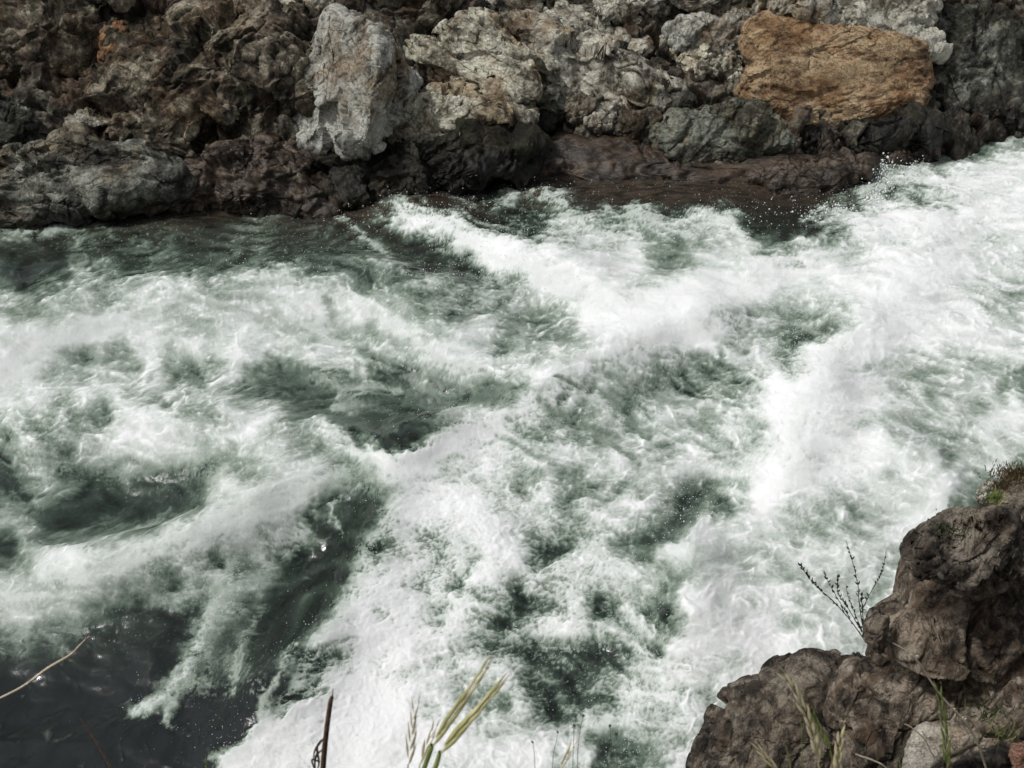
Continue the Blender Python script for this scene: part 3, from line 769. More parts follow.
R_('boulder', 'small grey stone wedged right of the sharp ridged pale boulder', 'rock', [(400, 72), (412, 68), (420, 80), (414, 95), (402, 96)], pale, .12, .38, n=36, seed=22, amp=.6, group=g)
R_('boulder', 'broad cream coloured pitted rock between the ridged boulder and the grey crag', 'rock', [(402, 44), (440, 38), (462, 22), (488, 18), (515, 42), (534, 76), (534, 100), (518, 122), (480, 112), (440, 98), (416, 92), (400, 70)], cream, .4, .12, n=150, strata=(.8, -.6, 0, .45), seed=23, cave=.09, chunk=1.1, group=g, ridges=[([(415, 44), (460, 60), (510, 98)], 24, .08), ([(465, 20), (505, 60), (528, 90)], 14, .08)])
R_('boulder', 'white lumpy rock just above the dark mossy overhang', 'rock', [(392, 118), (410, 98), (440, 92), (468, 98), (492, 118), (520, 108), (528, 120), (505, 136), (470, 142), (430, 150), (402, 160), (380, 158), (378, 140)], cream, .34, .30, n=120, seed=24, chunk=.9, group=g)
R_('ledge_rock', 'black mossy overhanging rock at the water below the pale boulders', 'rock', [(290, 160), (340, 150), (400, 142), (470, 132), (525, 128), (536, 150), (520, 172), (478, 182), (440, 202), (372, 218), (332, 206), (300, 192)], darkc, .45, .12, n=140, seed=25, chunk=1.3, group=g)
R_('crag', 'pale grey craggy outcrop in the middle of the far bank', 'rock', [(498, 22), (540, 12), (575, 20), (620, 38), (650, 52), (690, 78), (692, 98), (672, 112), (660, 140), (640, 145), (620, 125), (590, 110), (550, 100), (522, 90), (505, 60)], greyc, .45, .12, n=170, strata=(.75, -.65, 0, .45), seed=27, cave=.10, chunk=1.5, amp=1.1, group=g, ridges=[([(612, 40), (640, 70), (680, 88)], 26, .2), ([(530, 30), (560, 60), (590, 60)], 18, .08), ([(585, 32), (612, 38)], 14, -.25)])
for i, (a, b, rx, ry, w_, m_) in enumerate([(545, 98, 20, 20, 'round greyish green stone', greenr), (578, 110, 16, 16, 'dark pitted stone', brownc), (603, 120, 17, 15, 'pale topped lumpy stone', greyc), (543, 122, 12, 13, 'narrow upright dark stone', darkc), (630, 128, 16, 14, 'brown wedge shaped stone', brownc)]):
    th_ = np.linspace(0, 2 * math.pi, 9, endpoint=False)
    ol = [(a + rx * math.cos(t) * (1 + .2 * random.uniform(-1, 1)), b + ry * math.sin(t) * (1 + .2 * random.uniform(-1, 1))) for t in th_]
    R_('boulder', w_ + ' in the hollow under the grey crag', 'rock', ol, m_, .18, .22, n=50, seed=30 + i, group='small stones under the grey crag')
R_('cliff_rock', 'dark overhanging slab along the top edge above the grey crag', 'rock', [(430, -50), (600, -60), (770, -50), (762, 2), (720, 10), (660, 18), (610, 20), (585, 26), (560, 18), (520, 20), (470, 12), (440, 8)], greyc, .5, .12, n=120, seed=37, chunk=1.6, group=g)
R_('boulder', 'smooth blue grey rock left of the orange boulder', 'rock', [(668, 30), (700, 12), (735, 10), (754, 18), (750, 48), (738, 62), (705, 66), (676, 56)], pale, .35, .05, n=80, seed=38, chunk=.7, group=g)
R_('crag', 'cluster of broken pale rubble beside the orange boulder', 'rock', [(668, 56), (705, 52), (742, 58), (738, 88), (710, 80), (690, 84)], cream, .25, .1, n=70, seed=39, chunk=1.6, group=g, freq=1.8)
R_('boulder', 'large orange brown block with a flat cracked face', 'rock', [(740, 98), (744, 60), (750, 26), (764, 14), (800, 20), (850, 28), (905, 36), (922, 46), (928, 70), (928, 104), (912, 114), (880, 120), (856, 128), (832, 136), (800, 134), (768, 116)], orange, .42, .30, n=190, strata=(1, .15, 0, .6), seed=41, cave=.0, groove=((1, .3, 0, .3), .03, 5.5), chunk=.35, amp=.28, flat=.40, jagged=.35, grow=1.0, group=g, ridges=[([(812, 28), (808, 70)], 5, -.05), ([(760, 40), (775, 110)], 30, .08), ([(924, 50), (926, 104)], 12, .06)])
R_('boulder', 'white lichen crusted slab on top of the orange block', 'rock', [(762, -30), (925, -40), (925, 10), (942, 38), (940, 56), (922, 56), (905, 42), (850, 35), (800, 25), (766, 15)], crust, .35, .54, n=130, seed=42, chunk=1.1, fine=1.3, group=g, center=(850, 5))
R_('boulder', 'big dark slate grey boulder at the right end of the far bank', 'rock', [(928, 22), (950, 14), (970, 16), (990, 11), (1020, 24), (1060, 40), (1090, 90), (1060, 120), (1020, 128), (985, 138), (950, 146), (932, 128), (926, 80)], slateg, .6, .18, n=170, strata=(.2, 1, 0, .6), seed=43, chunk=.6, amp=.7, group=g)
R_('cliff_rock', 'dark brown rock at the top right corner behind the slate grey boulder', 'rock', [(935, -60), (1120, -60), (1130, 30), (1040, 26), (990, 14), (940, 14)], brownc, .5, -.1, n=80, seed=44, group=g)
R_('boulder', 'ribbed greenish grey wet rock below the orange block', 'rock', [(660, 132), (676, 116), (712, 112), (735, 104), (762, 108), (786, 124), (788, 148), (765, 160), (715, 166), (675, 168), (660, 150)], greenr, .35, .30, n=120, strata=(.6, .8, 0, .4), seed=45, chunk=.6, amp=.9, group=g, ridges=[([(690, 112), (668, 150)], 12, .1), ([(735, 108), (780, 118)], 12, .08)])
R_('ledge_rock', 'dark wet rock shelf directly under the orange block', 'rock', [(772, 126), (830, 126), (880, 112), (926, 106), (948, 140), (915, 152), (878, 158), (840, 168), (790, 166)], darkc, .35, .06, n=100, seed=46, grow=.97, group=g)
R_('ledge_rock', 'broad reddish brown wet ledge sloping flat into the river', 'rock', [(520, 150), (560, 138), (620, 140), (680, 158), (760, 158), (830, 158), (860, 170), (800, 200), (740, 204), (690, 200), (620, 194), (560, 186), (525, 176)], ledge, .30, .24, n=130, seed=47, chunk=.25, amp=.5, fine=.5, group=g, tilt=(0, .3))
R_('boulder', 'dark reddish brown wet boulder jutting into white water', 'rock', [(748, 176), (790, 162), (840, 156), (870, 160), (866, 176), (845, 196), (812, 218), (784, 222), (762, 204)], ledge, .32, .32, n=100, seed=48, chunk=.6, amp=.8, fine=.8, group=g)
R_('boulder', 'small wet brown rock in the splash below the slate grey boulder', 'rock', [(865, 150), (900, 146), (935, 148), (930, 162), (905, 170), (876, 170)], ledge, .22, .20, n=60, seed=49, group=g)

# ------------------------------------------------------------------ near bank
near = rock_mat('near_rock', (.34, .29, .225), (.12, .096, .072), (.018, .0145, .011), lightness=.47, pits=.35, wet=-.4, wet_dark=.5, scale=2.2, stain=.35, rust=.4, rust_col=(.22, .135, .08), strata=((.4, .9, .3), (1, 1, .5)), moss=.1)
near2 = rock_mat('near_grey_rock', (.27, .235, .185), (.085, .072, .057), (.014, .012, .0095), lightness=.5, pits=.35, wet=-.3, scale=2.4, stain=.3, rust=.25, rust_col=(.2, .13, .08), strata=((.4, .9, .3), (1, 1, .5)))
slab = rock_mat('pale_slab', (.56, .52, .44), (.42, .38, .31), (.16, .135, .11), lightness=.62, pits=.4, wet=-2, scale=3.0)
redst = rock_mat('red_stone', (.36, .20, .14), (.26, .14, .09), (.12, .07, .05), lightness=.6, pits=.2, wet=-2, scale=4)
soil = rock_mat('near_soil', (.19, .15, .10), (.10, .08, .055), (.04, .032, .022), lightness=.5, pits=.4, wet=-2, scale=3, moss=.3)
gx_ = np.linspace(-8, 9, 260); gs = np.linspace(0, 1, 150)
NX_, NS_ = np.meshgrid(gx_, gs); nx_ = NX_.ravel(); s_ = NS_.ravel()
yy = np.interp(s_, [0, .3, .42, 1], [-4, .35, .8, 3.75]); zz = np.interp(s_, [0, .3, .42, 1], [4.6, 4.32, 4.2, -.9])
B2 = np.stack([nx_, yy, zz], 1)
B2[:, 2] += .10 * fbm3(B2 * 1.2, 5, 77) * sstep(0, .2, s_); B2[:, 1] += .15 * fbm3(B2 * 1.5 + 9, 5, 78, .55, True) * sstep(.38, .5, s_) - .1 * sstep(.38, .5, s_)
nb = mesh_obj('near_bank', B2, grid_quads(len(gs), len(gx_))[:, ::-1], soil, loc=np.zeros(3))
tag(nb, 'stony near bank below the viewpoint', None, None, 'structure')

st_ = (.55, .80, .3, .38)
R_('outcrop', 'big brown rock outcrop rising at the right above the river', 'rock', [(868, 640), (876, 606), (888, 592), (893, 566), (898, 545), (930, 520), (968, 508), (992, 492), (1002, 480), (1030, 460), (1090, 430), (1250, 470), (1300, 800), (1200, 1000), (900, 1000), (790, 900), (805, 790), (812, 730), (838, 672)], near, .9, 0, Y=4.3, n=330, seed=61, cave=.05, groove=((.5, .8, .3, .25), .05, 3.0), grow=.89, jagged=.35, chunk=.85, amp=.40, fine=.55, flat=.6, strata=st_, center=(1030, 720), freq=1.25,
   ridges=[([(905, 548), (960, 560), (1040, 560)], 40, .10), ([(880, 640), (960, 620), (1060, 640)], 55, .16), ([(840, 760), (870, 690), (900, 650)], 20, -.10), ([(905, 700), (890, 760)], 20, .08), ([(990, 640), (1000, 740)], 30, .12)])
R_('outcrop', 'dark lower rock knob at the bottom standing in the white water', 'rock', [(672, 800), (688, 762), (700, 718), (716, 690), (728, 680), (760, 676), (776, 658), (800, 656), (832, 650), (868, 652), (905, 680), (930, 760), (920, 900), (820, 1010), (700, 980), (660, 900)], near2, .6, 0, Y=4.25, n=240, seed=62, groove=((.5, .8, .3, .25), .05, 3.0), grow=.89, jagged=.35, chunk=.85, amp=.42, fine=.6, flat=.6, strata=st_, freq=1.4, group='brown rocks of the near bank', center=(800, 790),
   ridges=[([(722, 690), (770, 700), (850, 690)], 34, .08), ([(850, 660), (800, 740), (770, 780)], 20, -.08), ([(800, 660), (812, 700)], 18, .08)])
R_('boulder', 'round grey brown shoulder rock in the upper right of the outcrop', 'rock', [(905, 548), (930, 522), (968, 508), (1000, 500), (1030, 498), (1040, 560), (1010, 590), (960, 600), (920, 584)], near2, .20, .36, Y=4.3, n=110, seed=63, groove=((.5, .8, .3, .25), .05, 3.0), grow=.78, strata=st_, chunk=.8, amp=.4, fine=.6, freq=1.5, group='brown rocks of the near bank')
R_('boulder', 'small dark stone at the foot of the leafy twig', 'rock', [(868, 640), (864, 622), (874, 612), (886, 618), (888, 640), (878, 652)], near2, .08, .45, Y=4.3, n=36, seed=64, amp=.5, fine=.4, freq=2)
R_('boulder', 'small pinkish white stone on the rim of the outcrop by the tuft', 'rock', [(976, 492), (982, 484), (994, 482), (1000, 490), (998, 500), (984, 506), (976, 502)], crust, .06, .42, Y=4.3, n=36, seed=65, amp=.5, fine=.3, freq=2)
R_('boulder', 'pale angular slab leaning at the bottom right behind the arching twig', 'rock', [(900, 790), (905, 750), (914, 728), (926, 722), (955, 726), (985, 736), (978, 744), (950, 758), (930, 775), (925, 820), (900, 830)], slab, .10, 0, Y=2.6, n=80, seed=66, cave=0, flat=.35, jagged=.25, grow=1.0, amp=.08, chunk=.12, fine=.25, freq=2, center=(930, 752))
R_('boulder', 'reddish brown blocky stone in the bottom right corner', 'rock', [(1012, 746), (1040, 742), (1060, 770), (1050, 800), (1015, 790)], redst, .06, 0, Y=2.65, n=40, seed=67, amp=.3, chunk=.3, fine=.2, freq=2)
R_('boulder', 'flat grey stone in the bottom right corner beside the pale slab', 'rock', [(955, 770), (975, 752), (1005, 750), (1012, 770), (1000, 800), (960, 810)], near2, .08, 0, Y=2.7, n=50, seed=68, amp=.3, chunk=.4, fine=.25, freq=2)
R_('boulder', 'brown slanting stone at the right frame edge above the red stone', 'rock', [(985, 728), (1010, 690), (1060, 670), (1080, 740), (1040, 760), (1005, 745)], near, .16, 0, Y=2.95, n=70, seed=69, amp=.4, chunk=.6, fine=.3, freq=2)

# ------------------------------------------------------------------ plants
def tube(pts, rad, seg=7, sub=6):
    """smooth tapered tube through pts; rad per point"""
    P_ = np.array(pts, float); n = len(P_); R = np.interp(np.linspace(0, 1, n), np.linspace(0, 1, len(rad)), rad)
    ts = np.linspace(0, n - 1, (n - 1) * sub + 1); out = []
    Pe = np.vstack([2 * P_[0] - P_[1], P_, 2 * P_[-1] - P_[-2]])
    for t in ts:
        i = min(int(t), n - 2); f = t - i; a, b, c, d = Pe[i:i + 4]
        out.append(.5 * ((2 * b) + (c - a) * f + (2 * a - 5 * b + 4 * c - d) * f * f + (3 * b - a - 3 * c + d) * f ** 3))
    out = np.array(out); rr = np.interp(ts, range(n), R)
    T = np.gradient(out, axis=0); T /= np.linalg.norm(T, axis=1, keepdims=True) + 1e-12
    up = np.array([.3, .9, .1]); A_ = np.cross(T, up); A_ /= np.linalg.norm(A_, axis=1, keepdims=True); B_ = np.cross(T, A_)
    th = np.linspace(0, 2 * math.pi, seg, endpoint=False)
    V = out[:, None] + rr[:, None, None] * (np.cos(th)[None, :, None] * A_[:, None] + np.sin(th)[None, :, None] * B_[:, None])
    m = len(out); i = np.arange(m * seg).reshape(m, seg); j = np.roll(i, -1, 1)
    Q = np.stack([i[:-1], j[:-1], j[1:], i[1:]], -1).reshape(-1, 4)
    return V.reshape(-1, 3), Q, out

class MB:
    def __init__(s): s.V = []; s.Q = []; s.T = []; s.n = 0
    def add(s, V, Q=None, T=None):
        V = np.asarray(V, float)
        s.V.append(V)
        if Q is not None: s.Q.append(np.asarray(Q) + s.n)
        if T is not None: s.T.append(np.asarray(T) + s.n)
        s.n += len(V)
    def build(s, name, mat, parent):
        V = np.concatenate(s.V); Q = np.concatenate(s.Q) if s.Q else []; T = np.concatenate(s.T) if s.T else None
        pl = np.array(parent.location) if parent is not None else None
        if parent is not None:
            return mesh_obj(name, V - pl, Q, mat, parent=parent, tris=T)
        return mesh_obj(name, V, Q, mat, tris=T)

def spindle(c, axis, L, r, seg=6):
    """pointed husk; slightly flattened"""
    axis = np.array(axis, float); axis /= np.linalg.norm(axis)
    a = np.cross(axis, [.2, .1, 1.]); a /= np.linalg.norm(a); b = np.cross(axis, a)
    V = []; prof = [(0, .25), (.2, .8), (.45, 1.), (.75, .6), (1., .04)]
    for (t, w_) in prof:
        for k_ in range(seg):
            an = 2 * math.pi * k_ / seg
            V.append(np.array(c) + axis * t * L + r * w_ * (math.cos(an) * a + .6 * math.sin(an) * b))
    i = np.arange(len(prof) * seg).reshape(-1, seg); j = np.roll(i, -1, 1)
    return np.array(V), np.stack([i[:-1], j[:-1], j[1:], i[1:]], -1).reshape(-1, 4)

def leaf(c, d, nrm_, L, w_):
    d = np.array(d, float); d /= np.linalg.norm(d); sd = np.cross(d, nrm_); sd /= np.linalg.norm(sd) + 1e-9; up = np.cross(sd, d)
    c = np.array(c)
    V = [c, c + d * L * .35 + sd * w_ + up * w_ * .3, c + d * L * .35 - sd * w_ + up * w_ * .3, c + d * L * .75 + sd * w_ * .7 + up * w_ * .2, c + d * L * .75 - sd * w_ * .7 + up * w_ * .2, c + d * L, c + d * L * .5 - up * w_ * .15]
    T = [(0, 1, 6), (0, 6, 2), (1, 3, 6), (6, 4, 2), (3, 5, 6), (6, 5, 4)]
    return V, T

M_dry = simple_mat('dry_stalk', (.38, .31, .22), (.62, .55, .43), 60)
M_brown = simple_mat('dead_bark', (.045, .028, .018), (.14, .085, .05), 40, .85)
M_pink = simple_mat('pinkish_stem', (.16, .09, .07), (.28, .17, .13), 40)
M_green = simple_mat('grass_green', (.16, .22, .05), (.30, .34, .10), 30, .6, .2)
M_straw = simple_mat('straw_husk', (.55, .48, .26), (.78, .70, .46), 50, .7, .2)
M_gs = simple_mat('green_straw_husk', (.32, .32, .11), (.62, .58, .33), 18, .7, .2)
M_awn = simple_mat('reddish_awn', (.28, .16, .12), (.42, .28, .2), 50, .7)
M_twig = simple_mat('twig_bark', (.03, .035, .018), (.07, .07, .035), 60, .8)
M_leaf = simple_mat('twig_leaf', (.03, .05, .012), (.07, .10, .025), 30, .6, .1)
M_dgrass = simple_mat('thin_weed', (.05, .04, .03), (.11, .09, .06), 40)
M_olive = simple_mat('olive_sprig', (.09, .11, .035), (.19, .20, .08), 30, .7)
M_tuft = simple_mat('tuft_brown', (.09, .065, .03), (.2, .15, .07), 40)

gg_ = 'dry stalks and grasses of the near bank'
def stalk(name, label, pts, Y, rad, mat, cat, part='stem'):
    W_ = [at(a, b, Y + (dy[0] if dy else 0)) for (a, b, *dy) in pts]
    o = empty(name, W_[0], label, cat, gg_)
    m = MB(); V, Q, c = tube(W_, np.interp(np.linspace(0, 1, len(W_)), np.linspace(0, 1, len(rad)), rad)); m.add(V, Q)
    m.build(part, mat, o)
    return o, c

# pale dry stem at the lower left
o, c = stalk('dry_weed', 'pale dry grass stem slanting in from the left edge over dark water', [(-60, 716), (-20, 706), (20, 688), (48, 668), (70, 655), (80, 645), (87, 638)], 2.0, [.0026, .0034, .0040, .0030, .0014], M_dry, 'weed')
m = MB()
for t in range(len(c) - 4, len(c)): 
    V, Q = spindle(c[t], c[-1] - c[-4] + np.array([random.uniform(-.01, .01), 0, .004]), .012, .0022); m.add(V, Q)
m.build('seed_head', M_dry, o)
stalk('dry_weed', 'thin pinkish brown stem rising from the bottom left edge', [(140, 830), (118, 782), (100, 748), (88, 730), (80, 718)], 1.7, [.0028, .0024, .0014], M_pink, 'weed')
stalk('dry_weed', 'tiny pinkish stem tip at the bottom edge between the thin stem and the dead stalk', [(140, 800), (144, 772), (146, 764)], 1.7, [.002, .001], M_pink, 'weed')
stalk('short_grass', 'single short green blade tip near the white water at the bottom left', [(208, 830), (207, 775), (206, 754)], 1.7, [.003, .0025, .0008], M_green, 'grass')
# broken dead stalk
o, c = stalk('dead_stalk', 'thick broken dark brown dead stalk with peeling bark', [(318, 900), (320, 830), (323, 768), (326, 735), (330, 705), (332, 697)], 1.5, [.0075, .007, .0062, .0055, .004], M_brown, 'stalk')
m = MB()
W_ = [at(a, b, 1.5) for a, b in ((331, 705), (332.5, 695), (333, 688))]; V, Q, _ = tube(W_, [.003, .0015, .0004]); m.add(V, Q); m.build('splinter', M_brown, o)
m = MB()
for (pts) in ([(324, 738), (319, 744), (315, 750), (313, 760)], [(322, 750), (316, 756), (315, 768), (318, 790)], [(320, 762), (312, 760), (316, 774)], [(321, 740), (317, 748), (319, 764), (314, 775)]):
    V, Q, _ = tube([at(a, b, 1.47) for a, b in pts], [.0016, .0028, .002, .0008]); m.add(V, Q)
m.build('peeling_bark', M_brown, o)

def grass_head(name, label, stem_pts, head_from, head_to, Y, n_husk, mat_stem, mat_head, wid=.0035, awn=.03, stem_r=.0014, awnmat=None, bend=(0, 0), longh=0):
    W_ = [at(a, b, Y) for a, b in stem_pts] + [at(*head_from, Y)]
    o = empty(name, W_[0], label, 'grass', gg_)
    m = MB(); V, Q, _ = tube(W_, [stem_r * 1.3] * (len(W_) - 1) + [stem_r]); m.add(V, Q); m.build('stem', mat_stem, o)
    A_ = at(*head_from, Y); B_ = at(*head_to, Y)
    mid_ = at((head_from[0] + head_to[0]) / 2 + bend[0], (head_from[1] + head_to[1]) / 2 + bend[1], Y)
    ax_ = B_ - A_; L = np.linalg.norm(ax_)
    m = MB()
    for i in range(n_husk):
        t = i / (n_husk - 1); c = (1 - t) ** 2 * A_ + 2 * t * (1 - t) * mid_ + t * t * B_
        tan = 2 * (1 - t) * (mid_ - A_) + 2 * t * (B_ - mid_); tan /= np.linalg.norm(tan)
        sd = 1 if i % 2 else -1
        side = np.cross(tan, FWD); side /= np.linalg.norm(side)
        d = tan + side * sd * (.035 if longh else .10) + np.array([random.uniform(-.05, .05) * (.5 if longh else 1) for _ in range(3)])
        sc_ = 1 - .45 * t
        V, Q = spindle(c + side * sd * wid * .3, d, L / n_husk * (3.4 if not longh else longh) * sc_ + .006, wid * sc_); m.add(V, Q)
        if awn and i % 2 == 0:
            p0 = c + d * L / n_husk * 2.5
            V, Q, _ = tube([p0, p0 + (tan * .8 + d * .2) * awn * .5, p0 + (tan * .95 + side * sd * .05) * awn], [.0010, .0007, .0002], 4, 2)
            ma = MB(); ma.add(V, Q); ma.build('awn', awnmat or mat_head, o)
    hd = m.build('seed_head', mat_head, o)
    return o
# bright cluster at the bottom centre (two fat heads, one slim, one short)
grass_head('grass_stalk', 'green seed head with long reddish awns leaning right, upper one of the centre cluster', [(405, 860), (418, 790), (430, 752)], (432, 745), (478, 678), 1.15, 10, M_green, M_gs, .0070, .05, .0034, M_awn, longh=5.0)
grass_head('grass_stalk', 'yellow green seed head with reddish awns leaning right, lower one of the centre cluster', [(400, 880), (425, 795), (436, 766)], (440, 752), (492, 694), 1.12, 10, M_green, M_gs, .0070, .05, .0034, M_awn, longh=5.0)
grass_head('grass_stalk', 'slim upright straw seed head left of the centre cluster', [(402, 880), (406, 800)], (408, 765), (414, 712), 1.2, 8, M_straw, M_straw, .0036, .035, .0014, M_awn)
grass_head('grass_stalk', 'thin straw coloured spike between the slim head and the centre cluster', [(400, 880), (415, 790)], (420, 764), (432, 732), 1.2, 6, M_straw, M_straw, .0032, .02, .0013, M_awn)
grass_head('grass_stalk', 'pointed yellow green grass tip at the bottom edge right of centre', [(545, 860), (553, 800)], (558, 772), (571, 748), 1.3, 5, M_green, M_straw, .003, .01, .002)
def weed(name, label, stems, Y):
    o = empty(name, at(*stems[0][0], Y), label, 'weed', gg_)
    for pts in stems:
        m = MB(); b = MB()
        V, Q, c = tube([at(a, b_, Y) for a, b_ in pts], [.0009, .0005], 5, 4); m.add(V, Q)
        for q in range(4):
            V, Q = spindle(c[-1] + np.array([random.uniform(-.002, .002), 0, -.003 * q * .5]), (random.uniform(-1, 1), random.uniform(-.4, .4), 1), .007, .0024); b = MB(); b.add(V, Q); b.build('bud', M_dgrass, o)
        m.build('stem', M_dgrass, o)
weed('thin_weed', 'hair thin dark weed stems with tiny buds right of the bottom grass tip', [[(570, 850), (573, 760), (574, 726)], [(575, 850), (578, 750), (583, 716)], [(610, 850), (611, 760), (610, 726)], [(616, 850), (617, 760), (616, 734)]], 1.6)
weed('thin_weed', 'two hair thin pale weed stems left of the bottom grass tip', [[(535, 850), (535, 770), (533, 742)], [(552, 850), (552, 770), (558, 732)]], 1.6)
# heads in front of the outcrop
grass_head('grass_stalk', 'tall curved straw seed head in front of the dark rock knob', [(830, 900), (824, 800)], (818, 762), (788, 682), 1.5, 14, M_straw, M_straw, .0080, .014, .0022, bend=(10, -6))
grass_head('grass_stalk', 'green seed head between the curved straw head and the upright straw head', [(842, 900), (838, 790)], (830, 750), (815, 718), 1.5, 9, M_green, M_green, .0050, .010, .0018)
grass_head('grass_stalk', 'short upright straw seed head right of the green one', [(835, 900), (836, 800)], (836, 778), (840, 738), 1.45, 7, M_straw, M_straw, .0080, .016, .002)
grass_head('grass_stalk', 'straw seed head tip leaning left at the bottom edge before the rock knob', [(800, 880), (790, 800)], (778, 772), (760, 750), 1.45, 6, M_straw, M_straw, .0052, .016, .0018)
stalk('short_grass', 'fine upright green blade before the dark rock knob', [(803, 860), (803, 780), (801, 722)], 1.5, [.0016, .0008], M_green, 'grass')
stalk('short_grass', 'short soft green blade beside the fine upright blade', [(795, 860), (792, 780), (786, 745)], 1.45, [.003, .001], M_green, 'grass')
grass_head('grass_stalk', 'tall slender green seed head crossing the pale slab', [(950, 900), (948, 800)], (947, 768), (939, 692), 1.6, 14, M_green, M_green, .0056, .012, .0018, bend=(3, 0))
stalk('short_grass', 'short green blade left of the pale slab', [(905, 860), (902, 790), (899, 756)], 1.5, [.003, .001], M_green, 'grass')
# arching dry twig
o, c = stalk('dry_twig', 'long arching pale dry twig in front of the outcrop', [(1010, 850), (992, 790), (985, 765), (975, 738), (963, 720), (952, 708), (938, 692), (920, 665), (908, 652), (893, 643)], 2.0, [.0022, .0030, .0036, .0026, .0028, .0012], M_dry, 'twig')
for (a, b) in ((952, 708), (963, 720), (914, 656)):
    m = MB()
    for q in range(3):
        V, Q = spindle(at(a + random.uniform(-2, 2), b + random.uniform(-2, 2), 1.99), (random.uniform(-1, 1), random.uniform(-.5, .5), random.uniform(.2, 1)), .010, .0028); m.add(V, Q)
    m.build('bud', M_dry, o)
stalk('dry_twig', 'short pale hooked twig lying at the bottom below the outcrop', [(900, 790), (886, 768), (872, 760), (860, 756), (856, 754)], 1.9, [.002, .0026, .003], M_dry, 'twig')
stalk('dry_twig', 'thin bent pale twig tip on the left of the pale slab', [(935, 760), (925, 740), (912, 728), (905, 724)], 2.3, [.0015, .002, .0024], M_dry, 'twig')

# leafy twig on the outcrop's rim
Yb = 4.15
root = empty('leafy_twig', at(865, 640, Yb), 'dark green sparse leafy twig sprouting from the rim of the outcrop', 'twig')
sm_ = MB(); lf = MB()
TW = [([(866, 642), (850, 620), (832, 600), (818, 588), (806, 574), (798, 562)], .0045, 60), ([(866, 642), (862, 622), (859, 600), (858, 585), (852, 560), (846, 540)], .0050, 34), ([(862, 632), (848, 608), (838, 592), (838, 570)], .0035, 40),
      ([(862, 610), (872, 590), (882, 572), (886, 552)], .003, 20), ([(864, 630), (862, 606), (862, 592)], .0035, 22), ([(850, 618), (842, 606), (830, 585), (822, 570)], .003, 26), ([(864, 635), (856, 616), (848, 596), (846, 584)], .003, 24)]
for pts, r0, nl in TW:
    W_ = [at(a, b, Yb + random.uniform(-.04, .04) * (i > 0)) for i, (a, b) in enumerate(pts)]
    V, Q, c = tube(W_, np.linspace(r0 * .7, .0010, len(W_)), 5); sm_.add(V, Q)
    for q in range(nl):
        t = random.random() ** .8; i = int(t * (len(c) - 2)); tan = c[i + 1] - c[i]; tan /= np.linalg.norm(tan)
        dd = tan + .9 * np.array([random.uniform(-1, 1), random.uniform(-1, 1), random.uniform(-.3, 1)])
        V, T = leaf(c[i] , dd, np.array([random.uniform(-.4, .4), -.6, .7]), random.uniform(.014, .030), random.uniform(.003, .006)); lf.add(V, None, T)
sm_.build('stem', M_twig, root); lf.build('leaves', M_leaf, root)

def tuft(name, label, cpx, spread, Y, n, hgt, mat, cat='plant'):
    base = at(*cpx, Y); o = empty(name, base, label, cat, 'small plants on the outcrop'); m = MB()
    for q in range(n):
        b = base + np.array([random.gauss(0, spread), random.gauss(0, spread * .6), random.gauss(0, spread * .25)])
        d = np.array([random.uniform(-.8, .8), random.uniform(-.8, .4), 1.]); d /= np.linalg.norm(d)
        V, T = leaf(b, d, np.array([random.uniform(-1, 1), -1, .3]), hgt * random.uniform(.5, 1.2), hgt * .05); m.add(V, None, T)
    m.build('leaves', mat, o)
tuft('plant_tuft', 'brown scrubby tuft on the rim of the outcrop at the right edge', (1016, 478), .06, 3.95, 700, .045, M_tuft)
tuft('plant_tuft', 'brown scrubby tuft lower on the rim beside the pinkish stone', (1000, 488), .03, 3.95, 240, .035, M_tuft)
tuft('plant_tuft', 'small green plant beside the pinkish white stone', (993, 500), .025, 3.78, 90, .05, M_green)
tuft('plant_tuft', 'small dark green creeping plant on the shoulder of the outcrop', (952, 535), .05, 3.68, 110, .04, M_leaf)
tuft('plant_tuft', 'flat green cushion plant high on the rim left of the pinkish stone', (955, 514), .03, 3.75, 60, .03, M_leaf)
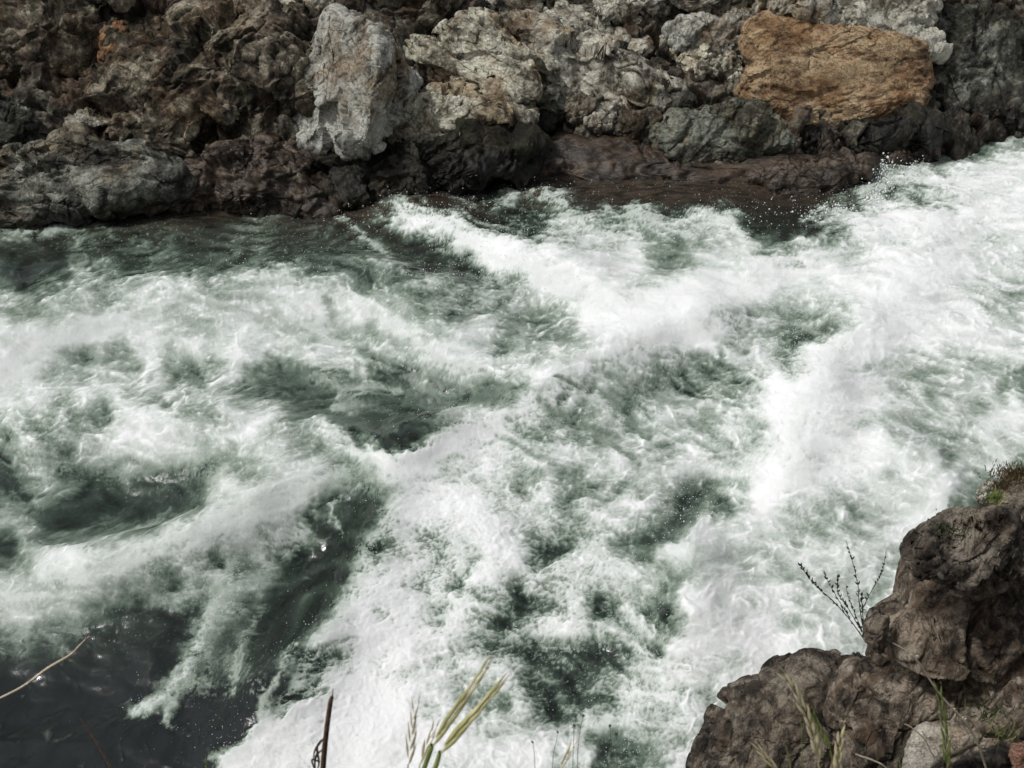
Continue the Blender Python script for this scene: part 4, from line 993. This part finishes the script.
tuft('plant_tuft', 'green grassy sprigs in the bottom right corner above the stones', (1000, 735), .05, 2.5, 90, .05, M_olive)
tuft('plant_tuft', 'thin olive grass tuft in the shaded hollow of the outcrop', (985, 715), .04, 2.75, 60, .06, M_leaf)

# ------------------------------------------------------------------ camera, light, world
cam = bpy.data.cameras.new('Camera'); co = bpy.data.objects.new('Camera', cam); COL.objects.link(co)
co.location = CAM; co.rotation_euler = (math.radians(90) - PITCH, 0, 0)
cam.sensor_width = 36; cam.lens = 36 * F / W; cam.clip_end = 500; cam.clip_start = .05
cam.dof.use_dof = True; cam.dof.focus_distance = 8.5; cam.dof.aperture_fstop = cam.lens / 1000 / .0044
S.camera = co

SUN_DIR = np.array([-.48, -.12, .85]); SUN_DIR /= np.linalg.norm(SUN_DIR)
elev = math.asin(SUN_DIR[2]); azim = math.atan2(SUN_DIR[0], SUN_DIR[1])
sl = bpy.data.lights.new('Sun', 'SUN'); sl.energy = 2.1; sl.angle = math.radians(6); sl.color = (1, .985, .965)
slo = bpy.data.objects.new('Sun', sl); COL.objects.link(slo)
import mathutils
slo.rotation_euler = mathutils.Vector(SUN_DIR).to_track_quat('Z', 'Y').to_euler(); slo.location = (0, 0, 20)
wd = bpy.data.worlds.new('World'); S.world = wd; wd.use_nodes = True
wt = wd.node_tree; sky = wt.nodes.new('ShaderNodeTexSky'); sky.sky_type = 'NISHITA'; sky.sun_disc = False
sky.sun_elevation = elev; sky.sun_rotation = azim; sky.air_density = 1.0; sky.dust_density = 3.0; sky.ozone_density = 1.0
bg = wt.nodes['Background']; hs = wt.nodes.new('ShaderNodeHueSaturation'); hs.inputs['Saturation'].default_value = .28; wt.links.new(sky.outputs[0], hs.inputs['Color']); wt.links.new(hs.outputs[0], bg.inputs[0]); bg.inputs[1].default_value = .10
S.view_settings.view_transform = 'Standard'; S.view_settings.look = 'None'; S.view_settings.gamma = 1; S.view_settings.exposure = 0.0
S.render.engine = 'CYCLES'; S.cycles.max_bounces = 5; S.cycles.diffuse_bounces = 3; S.cycles.use_denoising = True
